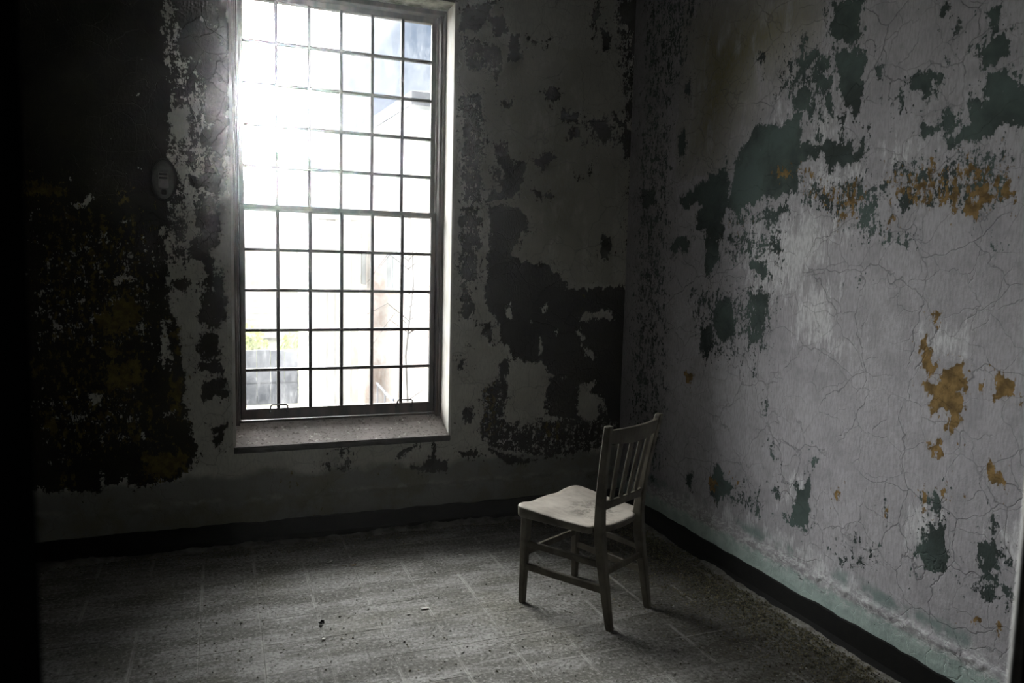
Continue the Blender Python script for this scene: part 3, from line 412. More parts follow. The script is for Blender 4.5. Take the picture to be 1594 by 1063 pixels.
def wall_grid(name, U, Z, to3d, mat, patches, chans, hole=None, seed=1):
    U = np.unique(np.round(U, 4)); Z = np.unique(np.round(Z, 4)); nu, nz = len(U), len(Z)
    P = np.stack(np.meshgrid(U, Z, indexing='ij'), -1).reshape(-1, 2)
    led = 0.243 + (vnoise(P, 6, seed) - 0.5) * 0.03
    off = 0.012 * np.clip((led - P[:, 1]) / 0.012, 0, 1) * (0.75 + 0.5 * vnoise(P, 25, seed + 1))
    off += 0.006 * np.exp(-((P[:, 1] - led + 0.015) / 0.018) ** 2) * (vnoise(P, 40, seed + 2, 2) > 0.5)
    und = (vnoise(P, 1.5, seed + 3) - 0.5) * 0.006
    X = to3d(P[:, 0], P[:, 1], np.clip(off + und, 0, 1))
    F = []
    keep = np.ones((nu - 1, nz - 1), bool)
    if hole:
        uc = (U[1:] + U[:-1]) / 2; zc = (Z[1:] + Z[:-1]) / 2
        keep &= ~(((uc > hole[0]) & (uc < hole[1]))[:, None] & ((zc > hole[2]) & (zc < hole[3]))[None, :])
    ii, jj = np.where(keep)
    F = np.stack([ii * nz + jj, (ii + 1) * nz + jj, (ii + 1) * nz + jj + 1, ii * nz + jj + 1], 1)
    me = bpy.data.meshes.new(name); me.from_pydata(X.tolist(), [], F.tolist()); me.update(); me.materials.append(mat)
    a = me.attributes.new('layer', 'FLOAT_COLOR', 'POINT')
    lay = layer_fields(P, patches, chans).astype(np.float32)
    if lay.shape[1] < 4: lay = np.concatenate([lay, np.zeros((len(P), 4 - lay.shape[1]), np.float32)], 1)
    a.data.foreach_set('color', lay.ravel())
    me.shade_smooth()
    o = bpy.data.objects.new(name, me); COL.objects.link(o); o['kind'] = 'structure'
    return o

# ------------------------------------------------------------------ the room
XL, YF, ZC = -3.42, -3.70, 3.45                 # left wall, front wall (room side), ceiling
WL, WR, WS, WH = -2.293, -1.127, 0.515, 2.948   # window opening
TH = 0.46
def st(o): o['kind'] = 'structure'; return o

Zg = np.concatenate([np.arange(0, 0.30, 0.006), np.arange(0.30, 3.0, 0.008), np.arange(3.0, ZC + 0.04, 0.05), [WS, WH, ZC]])
Zg = Zg[(Zg <= ZC)]
wb = wall_grid('wall_back', np.concatenate([np.arange(XL, 0, 0.008), [WL, WR, 0, XL]]), Zg,
               lambda u, z, o: np.stack([u, -o, z], 1), M_WALL_B, PATCH_BACK, ('g', 'o', 's', 'x'), (WL, WR, WS, WH), 3)
# the masonry behind the plaster face, pierced by the opening, is part of the same wall
core = MB()
core.box(XL - 0.2, WL, 0.012, TH, -1.2, ZC + 0.2); core.box(WR, 0.2, 0.012, TH, -1.2, ZC + 0.2)
core.box(WL, WR, 0.012, TH, -1.2, WS - 0.03); core.box(WL, WR, 0.012, TH, WH, ZC + 0.2)
core.build('masonry', M_WALL_PLAIN, wb)
rev = MB()
rev.box(WR - 0.004, WR + 0.01, -0.002, 0.19, WS, WH); rev.box(WL - 0.01, WL + 0.004, -0.002, 0.19, WS, WH)
rev.build('plaster_reveal', M_REVEAL, wb)
MB().box(WL + 0.004, WR - 0.004, -0.002, 0.19, WH - 0.004, WH + 0.01).build('plaster_soffit', M_SOFFIT, wb)

Yg = np.concatenate([np.arange(-2.75, 0.0, 0.007), np.arange(YF, -2.75, 0.03), [0.0, YF]])
Yg = Yg[Yg <= 0.0]
wr = wall_grid('wall_right', Yg, Zg, lambda u, z, o: np.stack([-o, u, z], 1), M_WALL_R, PATCH_RIGHT, ('g', 'o', 's', 'w'), None, 9)
MB().box(0.012, 0.2, YF - 0.16, 0.012, -0.2, ZC + 0.2).build('masonry', M_WALL_PLAIN, wr)
st(MB().box(XL - 0.2, XL, YF - 0.16, 0.012, -0.2, ZC + 0.2).build('wall_left', M_WALL_PLAIN))
# doorway the camera looks through
DL, DR, DH = -2.4505, -1.6615, 2.12
fw = MB(); fw.box(XL, DL - 0.06, YF - 0.16, YF, 0, ZC); fw.box(DR + 0.06, 0.0, YF - 0.16, YF, 0, ZC); fw.box(DL - 0.06, DR + 0.06, YF - 0.16, YF, DH + 0.06, ZC)
st(fw.build('wall_front', M_WALL_PLAIN))
door = empty('door_1', ((DL + DR) / 2, YF, 0)); st(door)
def local(o, par): o.parent = par; o.matrix_parent_inverse = Matrix.Translation(-par.location); return o
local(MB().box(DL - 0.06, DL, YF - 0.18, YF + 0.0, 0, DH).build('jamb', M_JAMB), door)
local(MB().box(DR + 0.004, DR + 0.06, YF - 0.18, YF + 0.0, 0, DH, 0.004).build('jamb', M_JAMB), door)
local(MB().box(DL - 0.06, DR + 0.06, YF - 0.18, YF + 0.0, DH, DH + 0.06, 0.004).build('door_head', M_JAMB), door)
e = MB(); e.tube([(DR + 0.006, YF - 0.004, 0), (DR + 0.006, YF - 0.004, DH)], 0.007, 10)
local(tag(e.build('jamb_bead', M_JAMBEDGE, None, True), 'worn pale rounded edge of the right door jamb'), door)
hall = MB()
hall.box(XL - 0.1, 0.1, YF - 2.2, YF - 2.1, 0, ZC); hall.box(XL - 0.1, XL, YF - 2.1, YF - 0.16, 0, ZC); hall.box(0.0, 0.1, YF - 2.1, YF - 0.16, 0, ZC)
st(hall.build('wall_hall', M_HALL))
st(MB().box(XL - 0.2, 0.2, YF - 2.3, TH, ZC, ZC + 0.2).build('ceiling', M_CEIL))

# floor: bed and single tiles
fl = st(MB().box(XL - 0.2, 0.2, YF - 2.3, 0.03, -0.2, -0.0010).build('floor', M_GROUT))
TX, TY = 0.2335, 0.2285
variants = []
for k in range(6):
    hx, hy = TX / 2 - 0.0009, TY / 2 - 0.0009
    zs = [random.uniform(0.0, 0.0009) for _ in range(4)]
    cr = [(-hx, -hy), (hx, -hy), (hx, hy), (-hx, hy)]
    V = [(x, y, -0.006) for x, y in cr] + [(x + random.uniform(-.001, .001), y + random.uniform(-.001, .001), zs[i] - 0.0006) for i, (x, y) in enumerate(cr)]
    V += [(x * 0.975, y * 0.975, zs[i]) for i, (x, y) in enumerate(cr)] + [(0, 0, sum(zs) / 4 - 0.0004)]
    F = [(0, 1, 5, 4), (1, 2, 6, 5), (2, 3, 7, 6), (3, 0, 4, 7), (4, 5, 9, 8), (5, 6, 10, 9), (6, 7, 11, 10), (7, 4, 8, 11), (8, 9, 12), (9, 10, 12), (10, 11, 12), (11, 8, 12)]
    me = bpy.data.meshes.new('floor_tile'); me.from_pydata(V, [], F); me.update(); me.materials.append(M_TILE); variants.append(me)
ix = 0
for i in range(15):
    for j in range(16):
        x, y = -1.05 + TX / 2 + TX * (i - 11), -0.95 + TY / 2 + TY * (j - 12)
        if x > 0.03 or x < XL - 0.05 or y > 0.03 or y < YF - 0.1: continue
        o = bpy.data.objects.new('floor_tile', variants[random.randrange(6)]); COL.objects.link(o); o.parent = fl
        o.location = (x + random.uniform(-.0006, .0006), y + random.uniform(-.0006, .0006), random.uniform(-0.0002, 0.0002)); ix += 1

# baseboards: black tar cove, ragged upper edge
def baseboard(name, a, b, nrm, seed, h=0.118):
    a, b, nrm = Vector(a), Vector(b), Vector(nrm); n = int((b - a).length / 0.02)
    pts = np.array([[i * 0.02, 0.3] for i in range(n + 1)])
    jag = (vnoise(pts, 9, seed, 4) - 0.5) * 0.020
    rings = []
    for i in range(n + 1):
        p = a.lerp(b, i / n); t = h + jag[i]
        rings.append([p + nrm * d + Vector((0, 0, z)) for d, z in ((0.0, -0.003), (0.034, -0.003), (0.026, 0.012), (0.0195, 0.03), (0.0175, t - 0.006), (0.015, t), (0.0, t + 0.001))])
    return st(MB().loft(rings).build(name, M_BLACK, None, False))
baseboard('baseboard_back', (XL, 0, 0), (-0.0, 0, 0), (0, -1, 0), 5)
baseboard('baseboard_right', (0, -0.0, 0), (0, YF, 0), (-1, 0, 0), 8)

# ------------------------------------------------------------------ window
win = empty('window_1', (0, 0, 0)); st(win)
GL, GR = -2.233, -1.190
PWX, PZU, PZL = (GR - GL) / 6, 0.2197, 0.2210
YU, YLo = 0.262, 0.226            # upper sash sits further out
f = MB()
f.box(WL + 0.004, GL - 0.030, 0.175, 0.32, WS + 0.02, WH, 0.004); f.box(GR + 0.030, WR - 0.004, 0.175, 0.32, WS + 0.02, WH, 0.004)
f.box(WL + 0.004, WR - 0.004, 0.175, 0.32, 2.925, WH, 0.004); f.box(WL + 0.004, WR - 0.004, 0.20, 0.34, 0.575, 0.622, 0.004)
f.box(WL + 0.004, WL + 0.020, 0.160, 0.178, 0.62, WH, 0.003); f.box(WR - 0.020, WR - 0.004, 0.160, 0.178, 0.62, WH, 0.003)
f.box(WL + 0.020, WR - 0.020, 0.160, 0.178, 2.918, WH - 0.004, 0.003)
f.build('window_frame', M_FRAME, win)
p = MB(); p.box(GL - 0.030, GL - 0.022, 0.238, 0.248, 0.62, 2.925); p.box(GR + 0.022, GR + 0.030, 0.238, 0.248, 0.62, 2.925)
p.build('parting_bead', M_REVEAL, win)
sl = MB()
rings = []
for i in range(25):
    x = WL - 0.004 + (WR - WL + 0.008) * i / 24
    if i in (0,): x = WL - 0.006
    rings.append([(x, y, z) for y, z in ((0.215, 0.560), (0.215, 0.618), (0.12, 0.583), (0.03, 0.545), (-0.012, 0.527), (-0.018, 0.520), (-0.018, 0.500), (-0.008, 0.492), (0.03, 0.492))])
sl.loft(rings)
sill = sl.build('window_sill', M_SILL, win)
sill.data.materials.append(M_SILLEDGE)
for pl in sill.data.polygons:
    if pl.normal.y < -0.7 or pl.normal.z < -0.2: pl.material_index = 1
pane_me = {}
def make_sash(name, ztop, pz, yc, top_rail, bot_rail):
    s = MB(); zb = ztop - 5 * pz; y0, y1 = yc - 0.017, yc + 0.017
    s.box(GL - 0.026, GL + 0.003, y0, y1, zb - bot_rail, ztop + top_rail, 0.004); s.box(GR - 0.003, GR + 0.026, y0, y1, zb - bot_rail, ztop + top_rail, 0.004)
    s.box(GL - 0.003, GR + 0.003, y0, y1, ztop - 0.003, ztop + top_rail, 0.004); s.box(GL - 0.003, GR + 0.003, y0, y1, zb - bot_rail, zb + 0.003, 0.004)
    so = s.build(name, M_FRAME, win)
    bw = 0.0088
    prof = lambda w: [(-w, -0.012), (-w * 0.45, -0.015), (w * 0.45, -0.015), (w, -0.012), (w, 0.010), (-w, 0.010)]
    for k in range(1, 6):
        x = GL + PWX * k
        MB().loft([[(x + a, yc + b, z) for a, b in prof(bw)] for z in (zb, ztop)]).build('glazing_bar', M_BAR, so)
    for k in range(1, 5):
        z = ztop - pz * k
        MB().loft([[(x, yc + b, z + a) for a, b in prof(bw * 0.95)] for x in (GL, GR)]).build('glazing_bar', M_BAR, so)
    for i in range(6):
        for j in range(5):
            x0, x1 = GL + PWX * i + 0.002, GL + PWX * (i + 1) - 0.002; z1, z0 = ztop - pz * j - 0.002, ztop - pz * (j + 1) + 0.002
            if name not in pane_me:
                b = MB(); b.box(-(x1 - x0) / 2, (x1 - x0) / 2, -0.0015, 0.0015, -(z1 - z0) / 2, (z1 - z0) / 2)
                po = b.build('pane', M_GLASS, so); pane_me[name] = po.data
            else:
                po = bpy.data.objects.new('pane', pane_me[name]); COL.objects.link(po); po.parent = so
            po.location = ((x0 + x1) / 2, yc + 0.004, (z0 + z1) / 2)
    return so
us = make_sash('upper_sash', 2.897, PZU, YU, 0.032, 0.020)
ls = make_sash('lower_sash', 1.788, PZL, YLo, 0.022, 0.058)
for xc in (-2.058, -1.345):
    h = MB(); zt = 0.688
    h.tube([(xc - 0.046, YLo - 0.020, zt - 0.016), (xc - 0.046, YLo - 0.034, zt - 0.006), (xc - 0.045, YLo - 0.040, zt + 0.014), (xc - 0.038, YLo - 0.041, zt + 0.022),
            (xc + 0.038, YLo - 0.041, zt + 0.022), (xc + 0.045, YLo - 0.040, zt + 0.014), (xc + 0.046, YLo - 0.034, zt - 0.006), (xc + 0.046, YLo - 0.020, zt - 0.016)], 0.0042, 8)
    h.box(xc - 0.054, xc - 0.036, YLo - 0.022, YLo - 0.015, zt - 0.030, zt - 0.006, 0.002); h.box(xc + 0.036, xc + 0.054, YLo - 0.022, YLo - 0.015, zt - 0.030, zt - 0.006, 0.002)
    h.build('sash_lift', M_IRON, ls)

# ------------------------------------------------------------------ dusty air of the room
hz = bpy.data.materials.new('dusty_air'); hz.use_nodes = True; t = hz.node_tree; t.nodes.clear()
ho = N(t, 'ShaderNodeOutputMaterial'); hv = N(t, 'ShaderNodeVolumeScatter'); hv.inputs['Density'].default_value = 0.006; hv.inputs['Anisotropy'].default_value = 0.955
L(t, hv.outputs[0], ho.inputs['Volume'])
tag(MB().box(XL + 0.01, -0.03, YF + 0.01, -0.03, 0.03, ZC - 0.01).build('dusty_air', hz), 'faint dusty haze filling the room, glowing beside the bright window', 'haze', kind='stuff')

# ------------------------------------------------------------------ chair
TH_C = math.radians(28.0)
ch = empty('slat_back_chair', (-0.828, -1.212, 0), TH_C)
tag(ch, 'worn wooden slat-back chair standing alone on the tiles, facing the window wall', 'chair')
def interp(keys, n):
    """Catmull-Rom through keys (tuples)"""
    K = np.array(keys, float); out = []
    for i in range(len(K) - 1):
        p0, p1, p2, p3 = K[max(i - 1, 0)], K[i], K[i + 1], K[min(i + 2, len(K) - 1)]
        for t in np.linspace(0, 1, n, endpoint=False):
            out.append(0.5 * ((2 * p1) + (-p0 + p2) * t + (2 * p0 - 5 * p1 + 4 * p2 - p3) * t ** 2 + (-p0 + 3 * p1 - 3 * p2 + p3) * t ** 3))
    out.append(K[-1]); return out
def post(s):
    keys = [(s * 0.152, -0.232, 0.000, 0.029, 0.031), (s * 0.152, -0.197, 0.20, 0.033, 0.040), (s * 0.152, -0.172, 0.36, 0.035, 0.047),
            (s * 0.156, -0.168, 0.48, 0.033, 0.043), (s * 0.172, -0.186, 0.66, 0.031, 0.037), (s * 0.199, -0.222, 0.868, 0.030, 0.031)]
    rings = []
    for x, y, z, w, d in interp(keys, 6): rings.append([(x + a, y + b, z) for a, b in rect(w, d, 0.005)])
    x, y, z, w, d = keys[0]; rings[0] = [(x + a * 0.86, y + b * 0.86, 0.0) for a, b in rect(w, d, 0.005)]
    rings.insert(1, [(x + a, y + b, 0.007) for a, b in rect(w, d, 0.005)])
    x, y, z, w, d = keys[-1]; rings.append([(x + a * 0.8, y - 0.001 + b * 0.8, 0.874) for a, b in rect(w, d, 0.005)])
    return MB().loft(rings)
def postx(s, z):
    zs = [0, .20, .36, .48, .66, .868]
    return s * np.interp(z, zs, [.152, .152, .152, .156, .172, .199]), np.interp(z, zs, [-.232, -.197, -.172, -.168, -.186, -.222])
def fleg(s):
    keys = [(s * 0.199, 0.207, 0.0, 0.028), (s * 0.194, 0.205, 0.20, 0.034), (s * 0.189, 0.202, 0.408, 0.039)]
    rings = [[(keys[0][0] + a * 0.84, keys[0][1] + b * 0.84, 0.0) for a, b in rect(.028, .028, .005)], [(keys[0][0] + a, keys[0][1] + b, 0.008) for a, b in rect(.029, .029, .005)]]
    for x, y, z, w in keys[1:]: rings.append([(x + a, y + b, z) for a, b in rect(w, w, 0.005)])
    return MB().loft(rings)
for s in (-1, 1):
    post(s).build('back_post', M_WOOD, ch); fleg(s).build('front_leg', M_WOOD, ch)
# saddle seat
def seat_outline():
    pts = []
    half = [(0.0, 0.262), (0.08, 0.260), (0.15, 0.252), (0.190, 0.243), (0.214, 0.232), (0.227, 0.214), (0.228, 0.185), (0.218, 0.08), (0.205, -0.04), (0.192, -0.130), (0.184, -0.144),
            (0.140, -0.146), (0.126, -0.152), (0.116, -0.172), (0.08, -0.186), (0.0, -0.194)]
    for i in range(len(half) - 1):
        a, b = half[i], half[i + 1]; n = max(1, int(math.hypot(b[0] - a[0], b[1] - a[1]) / 0.014))
        for k in range(n): pts.append((a[0] + (b[0] - a[0]) * k / n, a[1] + (b[1] - a[1]) * k / n))
    pts.append(half[-1])
    return pts + [(-x, y) for x, y in reversed(pts[1:-1])]
def seat_z(x, y):
    z = 0.4385 + 0.017 * max(0, (y - 0.02)) / 0.24 * min(1, abs(x) / 0.2) - 0.006 * max(0, -y) / 0.2
    for sx in (-1, 1):
        z -= 0.014 * math.exp(-((x - sx * 0.085) / 0.075) ** 2 - ((y + 0.03) / 0.13) ** 2)
        z -= 0.011 * math.exp(-((x - sx * 0.095) / 0.06) ** 2 - ((y - 0.24) / 0.09) ** 2)
    return z
ol = seat_outline(); n = len(ol); V = []; F = []
fr = [0.12, 0.28, 0.44, 0.58, 0.70, 0.80, 0.88, 0.94, 0.975, 1.0]
for q in fr:
    for x, y in ol:
        xx, yy = x * q, 0.03 + (y - 0.03) * q
        V.append((xx, yy, seat_z(xx, yy) - (0.0045 if q == 1.0 else 0.001 if q > 0.97 else 0)))
rid = len(fr)
for x, y in ol: V.append((x * 1.004, y * 1.004, seat_z(x, y) - 0.011))
for x, y in ol: V.append((x * 1.0, y * 1.0, min(seat_z(x, y) - 0.026, 0.406)))
for x, y in ol: V.append((x * 0.975, 0.03 + (y - 0.03) * 0.975, 0.400))
for rr in range(rid + 2):
    for j in range(n):
        k = (j + 1) % n; F.append((rr * n + j, (rr + 1) * n + j, (rr + 1) * n + k, rr * n + k))
V.append((0, 0.03, seat_z(0, 0.03))); cidx = len(V) - 1
for j in range(n): F.append((cidx, j, (j + 1) % n))
F.append(tuple((rid + 2) * n + j for j in range(n)))
mbs = MB(); mbs.add(V, F); so = mbs.build('seat', M_SEAT, ch, True)
# the under-edge keeps the darker finish
so.data.materials.append(M_WOOD)
for pl in so.data.polygons:
    if pl.normal.z < 0.35: pl.material_index = 1
# curved crest rail and lower back rail, bowed away from the sitter
def back_rail(z0, z1, bow, thick, arch, dip):
    rings = []
    for i in range(17):
        t = i / 16 * 2 - 1
        zb, zt = z0 + arch * (1 - t * t), z1 - dip * (1 - t * t)
        zm = (zb + zt) / 2; xe, ye = postx(1, zm)
        lean = 0.16
        y = ye - bow * (1 - t * t) + 0.002
        rings.append([(xe * t, y + a - lean * (zz_ - zm), zz_) for a, zz_ in ((-thick / 2, zb + .003), (-thick / 2 + .003, zb), (thick / 2 - .003, zb), (thick / 2, zb + .003), (thick / 2, zt - .004), (thick / 2 - .004, zt), (-thick / 2 + .004, zt), (-thick / 2, zt - .004))])
    return MB().loft(rings)
back_rail(0.800, 0.853, 0.030, 0.019, -0.016, -0.003).build('crest_rail', M_WOOD, ch)
back_rail(0.496, 0.540, 0.014, 0.019, 0.010, 0.0).build('lower_back_rail', M_WOOD, ch)
for k in range(4):
    x = (-0.099, -0.033, 0.033, 0.099)[k]
    a = (x * 0.93, -0.170 - 0.014 * (1 - (x / .155) ** 2), 0.530); b = (x * 1.10, -0.209 - 0.029 * (1 - (x / .18) ** 2), 0.800)
    mid = tuple((p + q) / 2 + (0, 0.001, 0)[i] for i, (p, q) in enumerate(zip(a, b)))
    rings = [[(p[0] + u, p[1] + v, p[2]) for u, v in rect(0.025, 0.010, 0.002)] for p in (a, mid, b)]
    MB().loft(rings).build('back_slat', M_WOOD, ch)
def lx(s, z): return (s * (0.199 - 0.025 * z), 0.207 - 0.012 * z)
for s in (-1, 1):
    for z, hh in ((0.168, 0.032), (0.272, 0.028)):
        a, b = lx(s, z), postx(s, z - 0.004)
        bar((a[0], a[1], z + 0.004), (b[0], b[1], z - 0.004), 0.017, hh).build('side_stretcher', M_WOOD, ch)
a, b = lx(-1, .232), lx(1, .232)
bar((a[0], a[1], .232), (b[0], b[1], .232), 0.018, 0.030).build('front_stretcher', M_WOOD, ch)
a, b = postx(-1, .236), postx(1, .236)
bar((a[0], a[1], .236), (b[0], b[1], .236), 0.018, 0.026).build('rear_stretcher', M_WOOD, ch)

# ------------------------------------------------------------------ oval fixture left of the window
fx = empty('oval_wall_plate', (-2.610, 0.0, 1.891))
tag(fx, 'grime-darkened oval wall plate with a square socket, on the wall left of the window', 'wall plate')
def oval(rx, rz, y, n=40): return [(rx * math.cos(2 * PI * k / n), y, rz * math.sin(2 * PI * k / n)) for k in range(n)]
M_PLATE = simple('grimy_grey_plate', (0.17, 0.17, 0.158), (0.11, 0.11, 0.10), 25.0, 0.6, local=True)
M_PLATE_RIM = simple('black_plate_rim', (0.02, 0.02, 0.02), (0.035, 0.033, 0.03), 25.0, 0.6, local=True)
M_SOCKET = simple('pale_socket', (0.31, 0.305, 0.28), (0.22, 0.217, 0.20), 25.0, 0.6, local=True)
MB().loft([oval(.062, .106, 0.004), oval(.062, .106, -.006), oval(.057, .101, -.012), oval(.052, .096, -.012), oval(.050, .094, -.006), oval(.050, .094, 0.004)]).build('rim', M_PLATE_RIM, fx, True)
MB().loft([oval(.051, .095, 0.002), oval(.051, .095, -.008), oval(.046, .088, -.017), oval(.030, .060, -.022)]).build('plate', M_PLATE, fx, True)
so_ = MB().box(-.024, .022, -.036, -.018, -.040, .036, .004).build('socket', M_SOCKET, fx)
for z in (.006, .024): MB().box(-.020, .018, -.038, -.034, z - .0045, z + .0045, .001).build('slot', M_PLATE_RIM, so_)
MB().box(-.010, .012, -.036, -.014, -.074, -.050, .003).build('catch', M_PLATE_RIM, fx)

# ------------------------------------------------------------------ litter on the floor
def chips(n, posfn, smin, smax, name, mat, label, cat, thick=0.3, kind='stuff'):
    V = []; F = []
    for i in range(n):
        x, y, z = posfn(); s = smin + (smax - smin) * random.random() ** 2.5
        k = random.choice((3, 4, 4, 5)); a0 = random.uniform(0, 6.28); tx, ty = random.uniform(-.3, .3), random.uniform(-.3, .3)
        b = len(V); hh = s * thick * random.uniform(.4, 1.2)
        for q in range(k):
            a = a0 + 6.28 * q / k + random.uniform(-.3, .3); rr = s * random.uniform(.55, 1.0) * .5
            dx, dy = math.cos(a) * rr, math.sin(a) * rr
            V.append((x + dx, y + dy, z + max(0, dx * tx + dy * ty)))
        V.append((x, y, z + hh))
        for q in range(k): F.append((b + q, b + (q + 1) % k, b + k))
    o = mesh_obj(name, V, F, mat); tag(o, label, cat, kind=kind); return o
def anywhere():
    while True:
        x, y = random.uniform(-3.3, -0.06), random.uniform(-3.3, -0.06)
        return x, y, 0.0015
chips(8000, anywhere, 0.003, 0.016, 'paint_chip_litter', M_CHIP, 'small pale chips of fallen paint scattered over all the floor tiles', 'paint chips')
def rightband():
    d = abs(random.gauss(0, 0.19)) + 0.03
    if d > 0.75: d = random.uniform(0.03, 0.5)
    return -d, random.uniform(-3.3, -0.05), 0.0015
chips(17000, rightband, 0.005, 0.016, 'plaster_grit', M_GRIT, 'olive grey plaster grit strewn thickly along the right wall', 'plaster grit', 0.6)
def backband():
    return random.uniform(-3.3, -0.05), -0.03 - abs(random.gauss(0, 0.10)), 0.0015
chips(3500, backband, 0.004, 0.012, 'back_wall_grit', M_GRIT, 'dark plaster grit lying along the foot of the window wall', 'plaster grit', 0.6)
def drift(name, a, b, nrm, hmax, wmax, mat, label, seed):
    a, b, nrm = Vector(a), Vector(b), Vector(nrm); n = int((b - a).length / 0.014)
    pts = np.array([[i * 0.014, .7] for i in range(n + 1)])
    hn = vnoise(pts, 5, seed, 4); wn = vnoise(pts, 8, seed + 1, 4); jn = vnoise(pts, 40, seed + 2, 2)
    rings = []
    for i in range(n + 1):
        p = a.lerp(b, i / n); h = hmax * max(0.12, (hn[i] - .25) * 1.8) * (.7 + .6 * jn[i]); w = wmax * (.45 + wn[i])
        rings.append([p + nrm * d + Vector((0, 0, z)) for d, z in ((0.0, 0.001), (0.0, h * 1.0), (w * .25, h * (.75 + .25 * jn[i])), (w * .6, h * .38), (w, .001))])
    o = MB().loft(rings).build(name, mat, None, True); tag(o, label, 'dust drift', kind='stuff'); return o
drift('dust_drift', (-.018, -.05, 0), (-.018, -3.4, 0), (-1, 0, 0), .022, .05, M_DRIFT, 'ragged pale drift of plaster dust against the right baseboard', 21)
drift('back_dust_drift', (-3.3, -.018, 0), (-.05, -.018, 0), (0, -1, 0), .026, .07, M_GROUT, 'low drift of dirt against the baseboard under the window', 33)
def flake(name, x, y, l, w, rz, mat, label, curl=.25, cat='flake'):
    V = []; F = []; n = 6
    for i in range(n + 1):
        t = i / n - .5
        for s in (-.5, .5):
            z = .002 + curl * w * (2 * t) ** 2
            V.append((t * l, s * w * (1 - .5 * abs(t) + .12 * math.sin(7 * t + s)), z)); V.append((t * l, s * w * (1 - .5 * abs(t) + .12 * math.sin(7 * t + s)), z + .0025))
    for i in range(n):
        a = i * 4; F += [(a, a + 4, a + 6, a + 2), (a + 1, a + 3, a + 7, a + 5), (a, a + 1, a + 5, a + 4), (a + 2, a + 6, a + 7, a + 3)]
    F += [(0, 2, 3, 1), (n * 4, n * 4 + 1, n * 4 + 3, n * 4 + 2)]
    o = mesh_obj(name, V, F, mat); o.location = (x, y, .0012); o.rotation_euler = (0, 0, rz); tag(o, label, cat); return o
flake('paint_stick', -1.536, -1.057, .036, .012, -.05, M_WHITE_FLAKE, 'small white rolled paint strip lying on the bare tiles left of the chair', .1)
flake('paint_flake', -1.753, -.483, .026, .014, .2, M_TAN_FLAKE, 'tan paint flake on the floor below the middle of the window', .3)
flake('paint_flake', -1.987, -1.200, .018, .013, .4, M_WHITE_FLAKE, 'white paint flake beside a tile seam, nearest the camera of the white flakes', .3)
flake('paint_flake', -1.204, -.513, .024, .012, .1, M_WHITE_FLAKE, 'white paint flake on the floor below the right end of the window sill', .3)
flake('paint_flake', -1.860, -.406, .034, .010, .6, M_WHITE_FLAKE, 'curled white paint flake closest to the back wall, below the window', .35)
flake('tar_chip', -1.980, -1.064, .022, .020, .9, M_DARK_CHIP, 'black tar chip lying on a tile seam left of the white paint strip', .5, 'chip')


# ------------------------------------------------------------------ outside
M_GROUND = simple('pale_dry_ground', (0.26, 0.25, 0.20), (0.19, 0.19, 0.13), 1.5, 0.95)
M_BRICK = simple('pale_weathered_brick', (0.72, 0.60, 0.55), (0.80, 0.73, 0.69), 6.0, 0.9, stretch=(1, 1, 3))
M_TRIMW = simple('white_exterior_trim', (0.80, 0.80, 0.78), (0.70, 0.70, 0.68), 3.0, 0.7)
M_FASCIA = simple('slate_blue_fascia', (0.10, 0.12, 0.16), (0.14, 0.16, 0.20), 3.0, 0.7)
M_ROOF = simple('grey_slate_roof', (0.22, 0.23, 0.25), (0.16, 0.17, 0.19), 4.0, 0.8)
M_BOARD = simple('bleached_shed_board', (0.86, 0.85, 0.82), (0.74, 0.73, 0.70), 7.0, 0.9, stretch=(3, 3, 0.4))
M_PANEL = simple('grey_fence_panel', (0.17, 0.18, 0.22), (0.22, 0.23, 0.27), 6.0, 0.8)
M_LEAF = simple('yellow_green_leaf', (0.48, 0.52, 0.20), (0.36, 0.42, 0.15), 9.0, 0.7)
M_TWIG = simple('grey_twig_bark', (0.12, 0.105, 0.09), (0.08, 0.07, 0.06), 40.0, 0.9)
M_DARKWIN = simple('dark_exterior_glass', (0.34, 0.37, 0.40), (0.28, 0.31, 0.34), 3.0, 0.2)
st(MB().box(-60, 60, TH, 90, -1.3, -1.0).build('ground', M_GROUND))

bd = empty('brick_building', (0.19, 5.5, -1.0), math.radians(3.6))
tag(bd, 'pale brick building with white frieze and dark eave, seen through the right panes', 'building')
LN, HW = 7.0, 4.40
MB().box(0, 9, 0, LN, 0, HW - 0.62).build('brick_wall', M_BRICK, bd)
MB().box(-0.03, 9.03, -0.03, LN + 0.03, HW - 0.62, HW).build('frieze', M_TRIMW, bd)
e = MB(); e.box(-0.36, 9.36, -0.36, LN + 0.36, HW, HW + 0.05); e.build('soffit', M_TRIMW, bd)
MB().box(-0.38, 9.38, -0.38, LN + 0.38, HW + 0.05, HW + 0.21).build('fascia', M_FASCIA, bd)
rv = [(-0.38, -0.38, HW + 0.21), (9.38, -0.38, HW + 0.21), (9.38, LN + 0.38, HW + 0.21), (-0.38, LN + 0.38, HW + 0.21), (4.0, 3.6, HW + 1.4), (5.0, 3.6, HW + 1.4)]
mesh_obj('roof', rv, [(0, 1, 5, 4), (1, 2, 5), (2, 3, 4, 5), (3, 0, 4), (0, 3, 2, 1)], M_ROOF, bd)
for yw in (0.9, 3.2, 5.4):
    w_ = MB().box(-0.05, 0.02, yw - 0.06, yw + 1.06, 2.10, 3.30).build('window', M_TRIMW, bd)
    MB().box(-0.055, -0.045, yw, yw + 1.0, 2.16, 3.24).build('pane', M_DARKWIN, w_)
    for k in range(1, 3): MB().box(-0.066, -0.045, yw + k / 3 - .012, yw + k / 3 + .012, 2.16, 3.24).build('mullion', M_TRIMW, w_)
    MB().box(-0.066, -0.045, yw, yw + 1.0, 2.69, 2.71).build('mullion', M_TRIMW, w_)
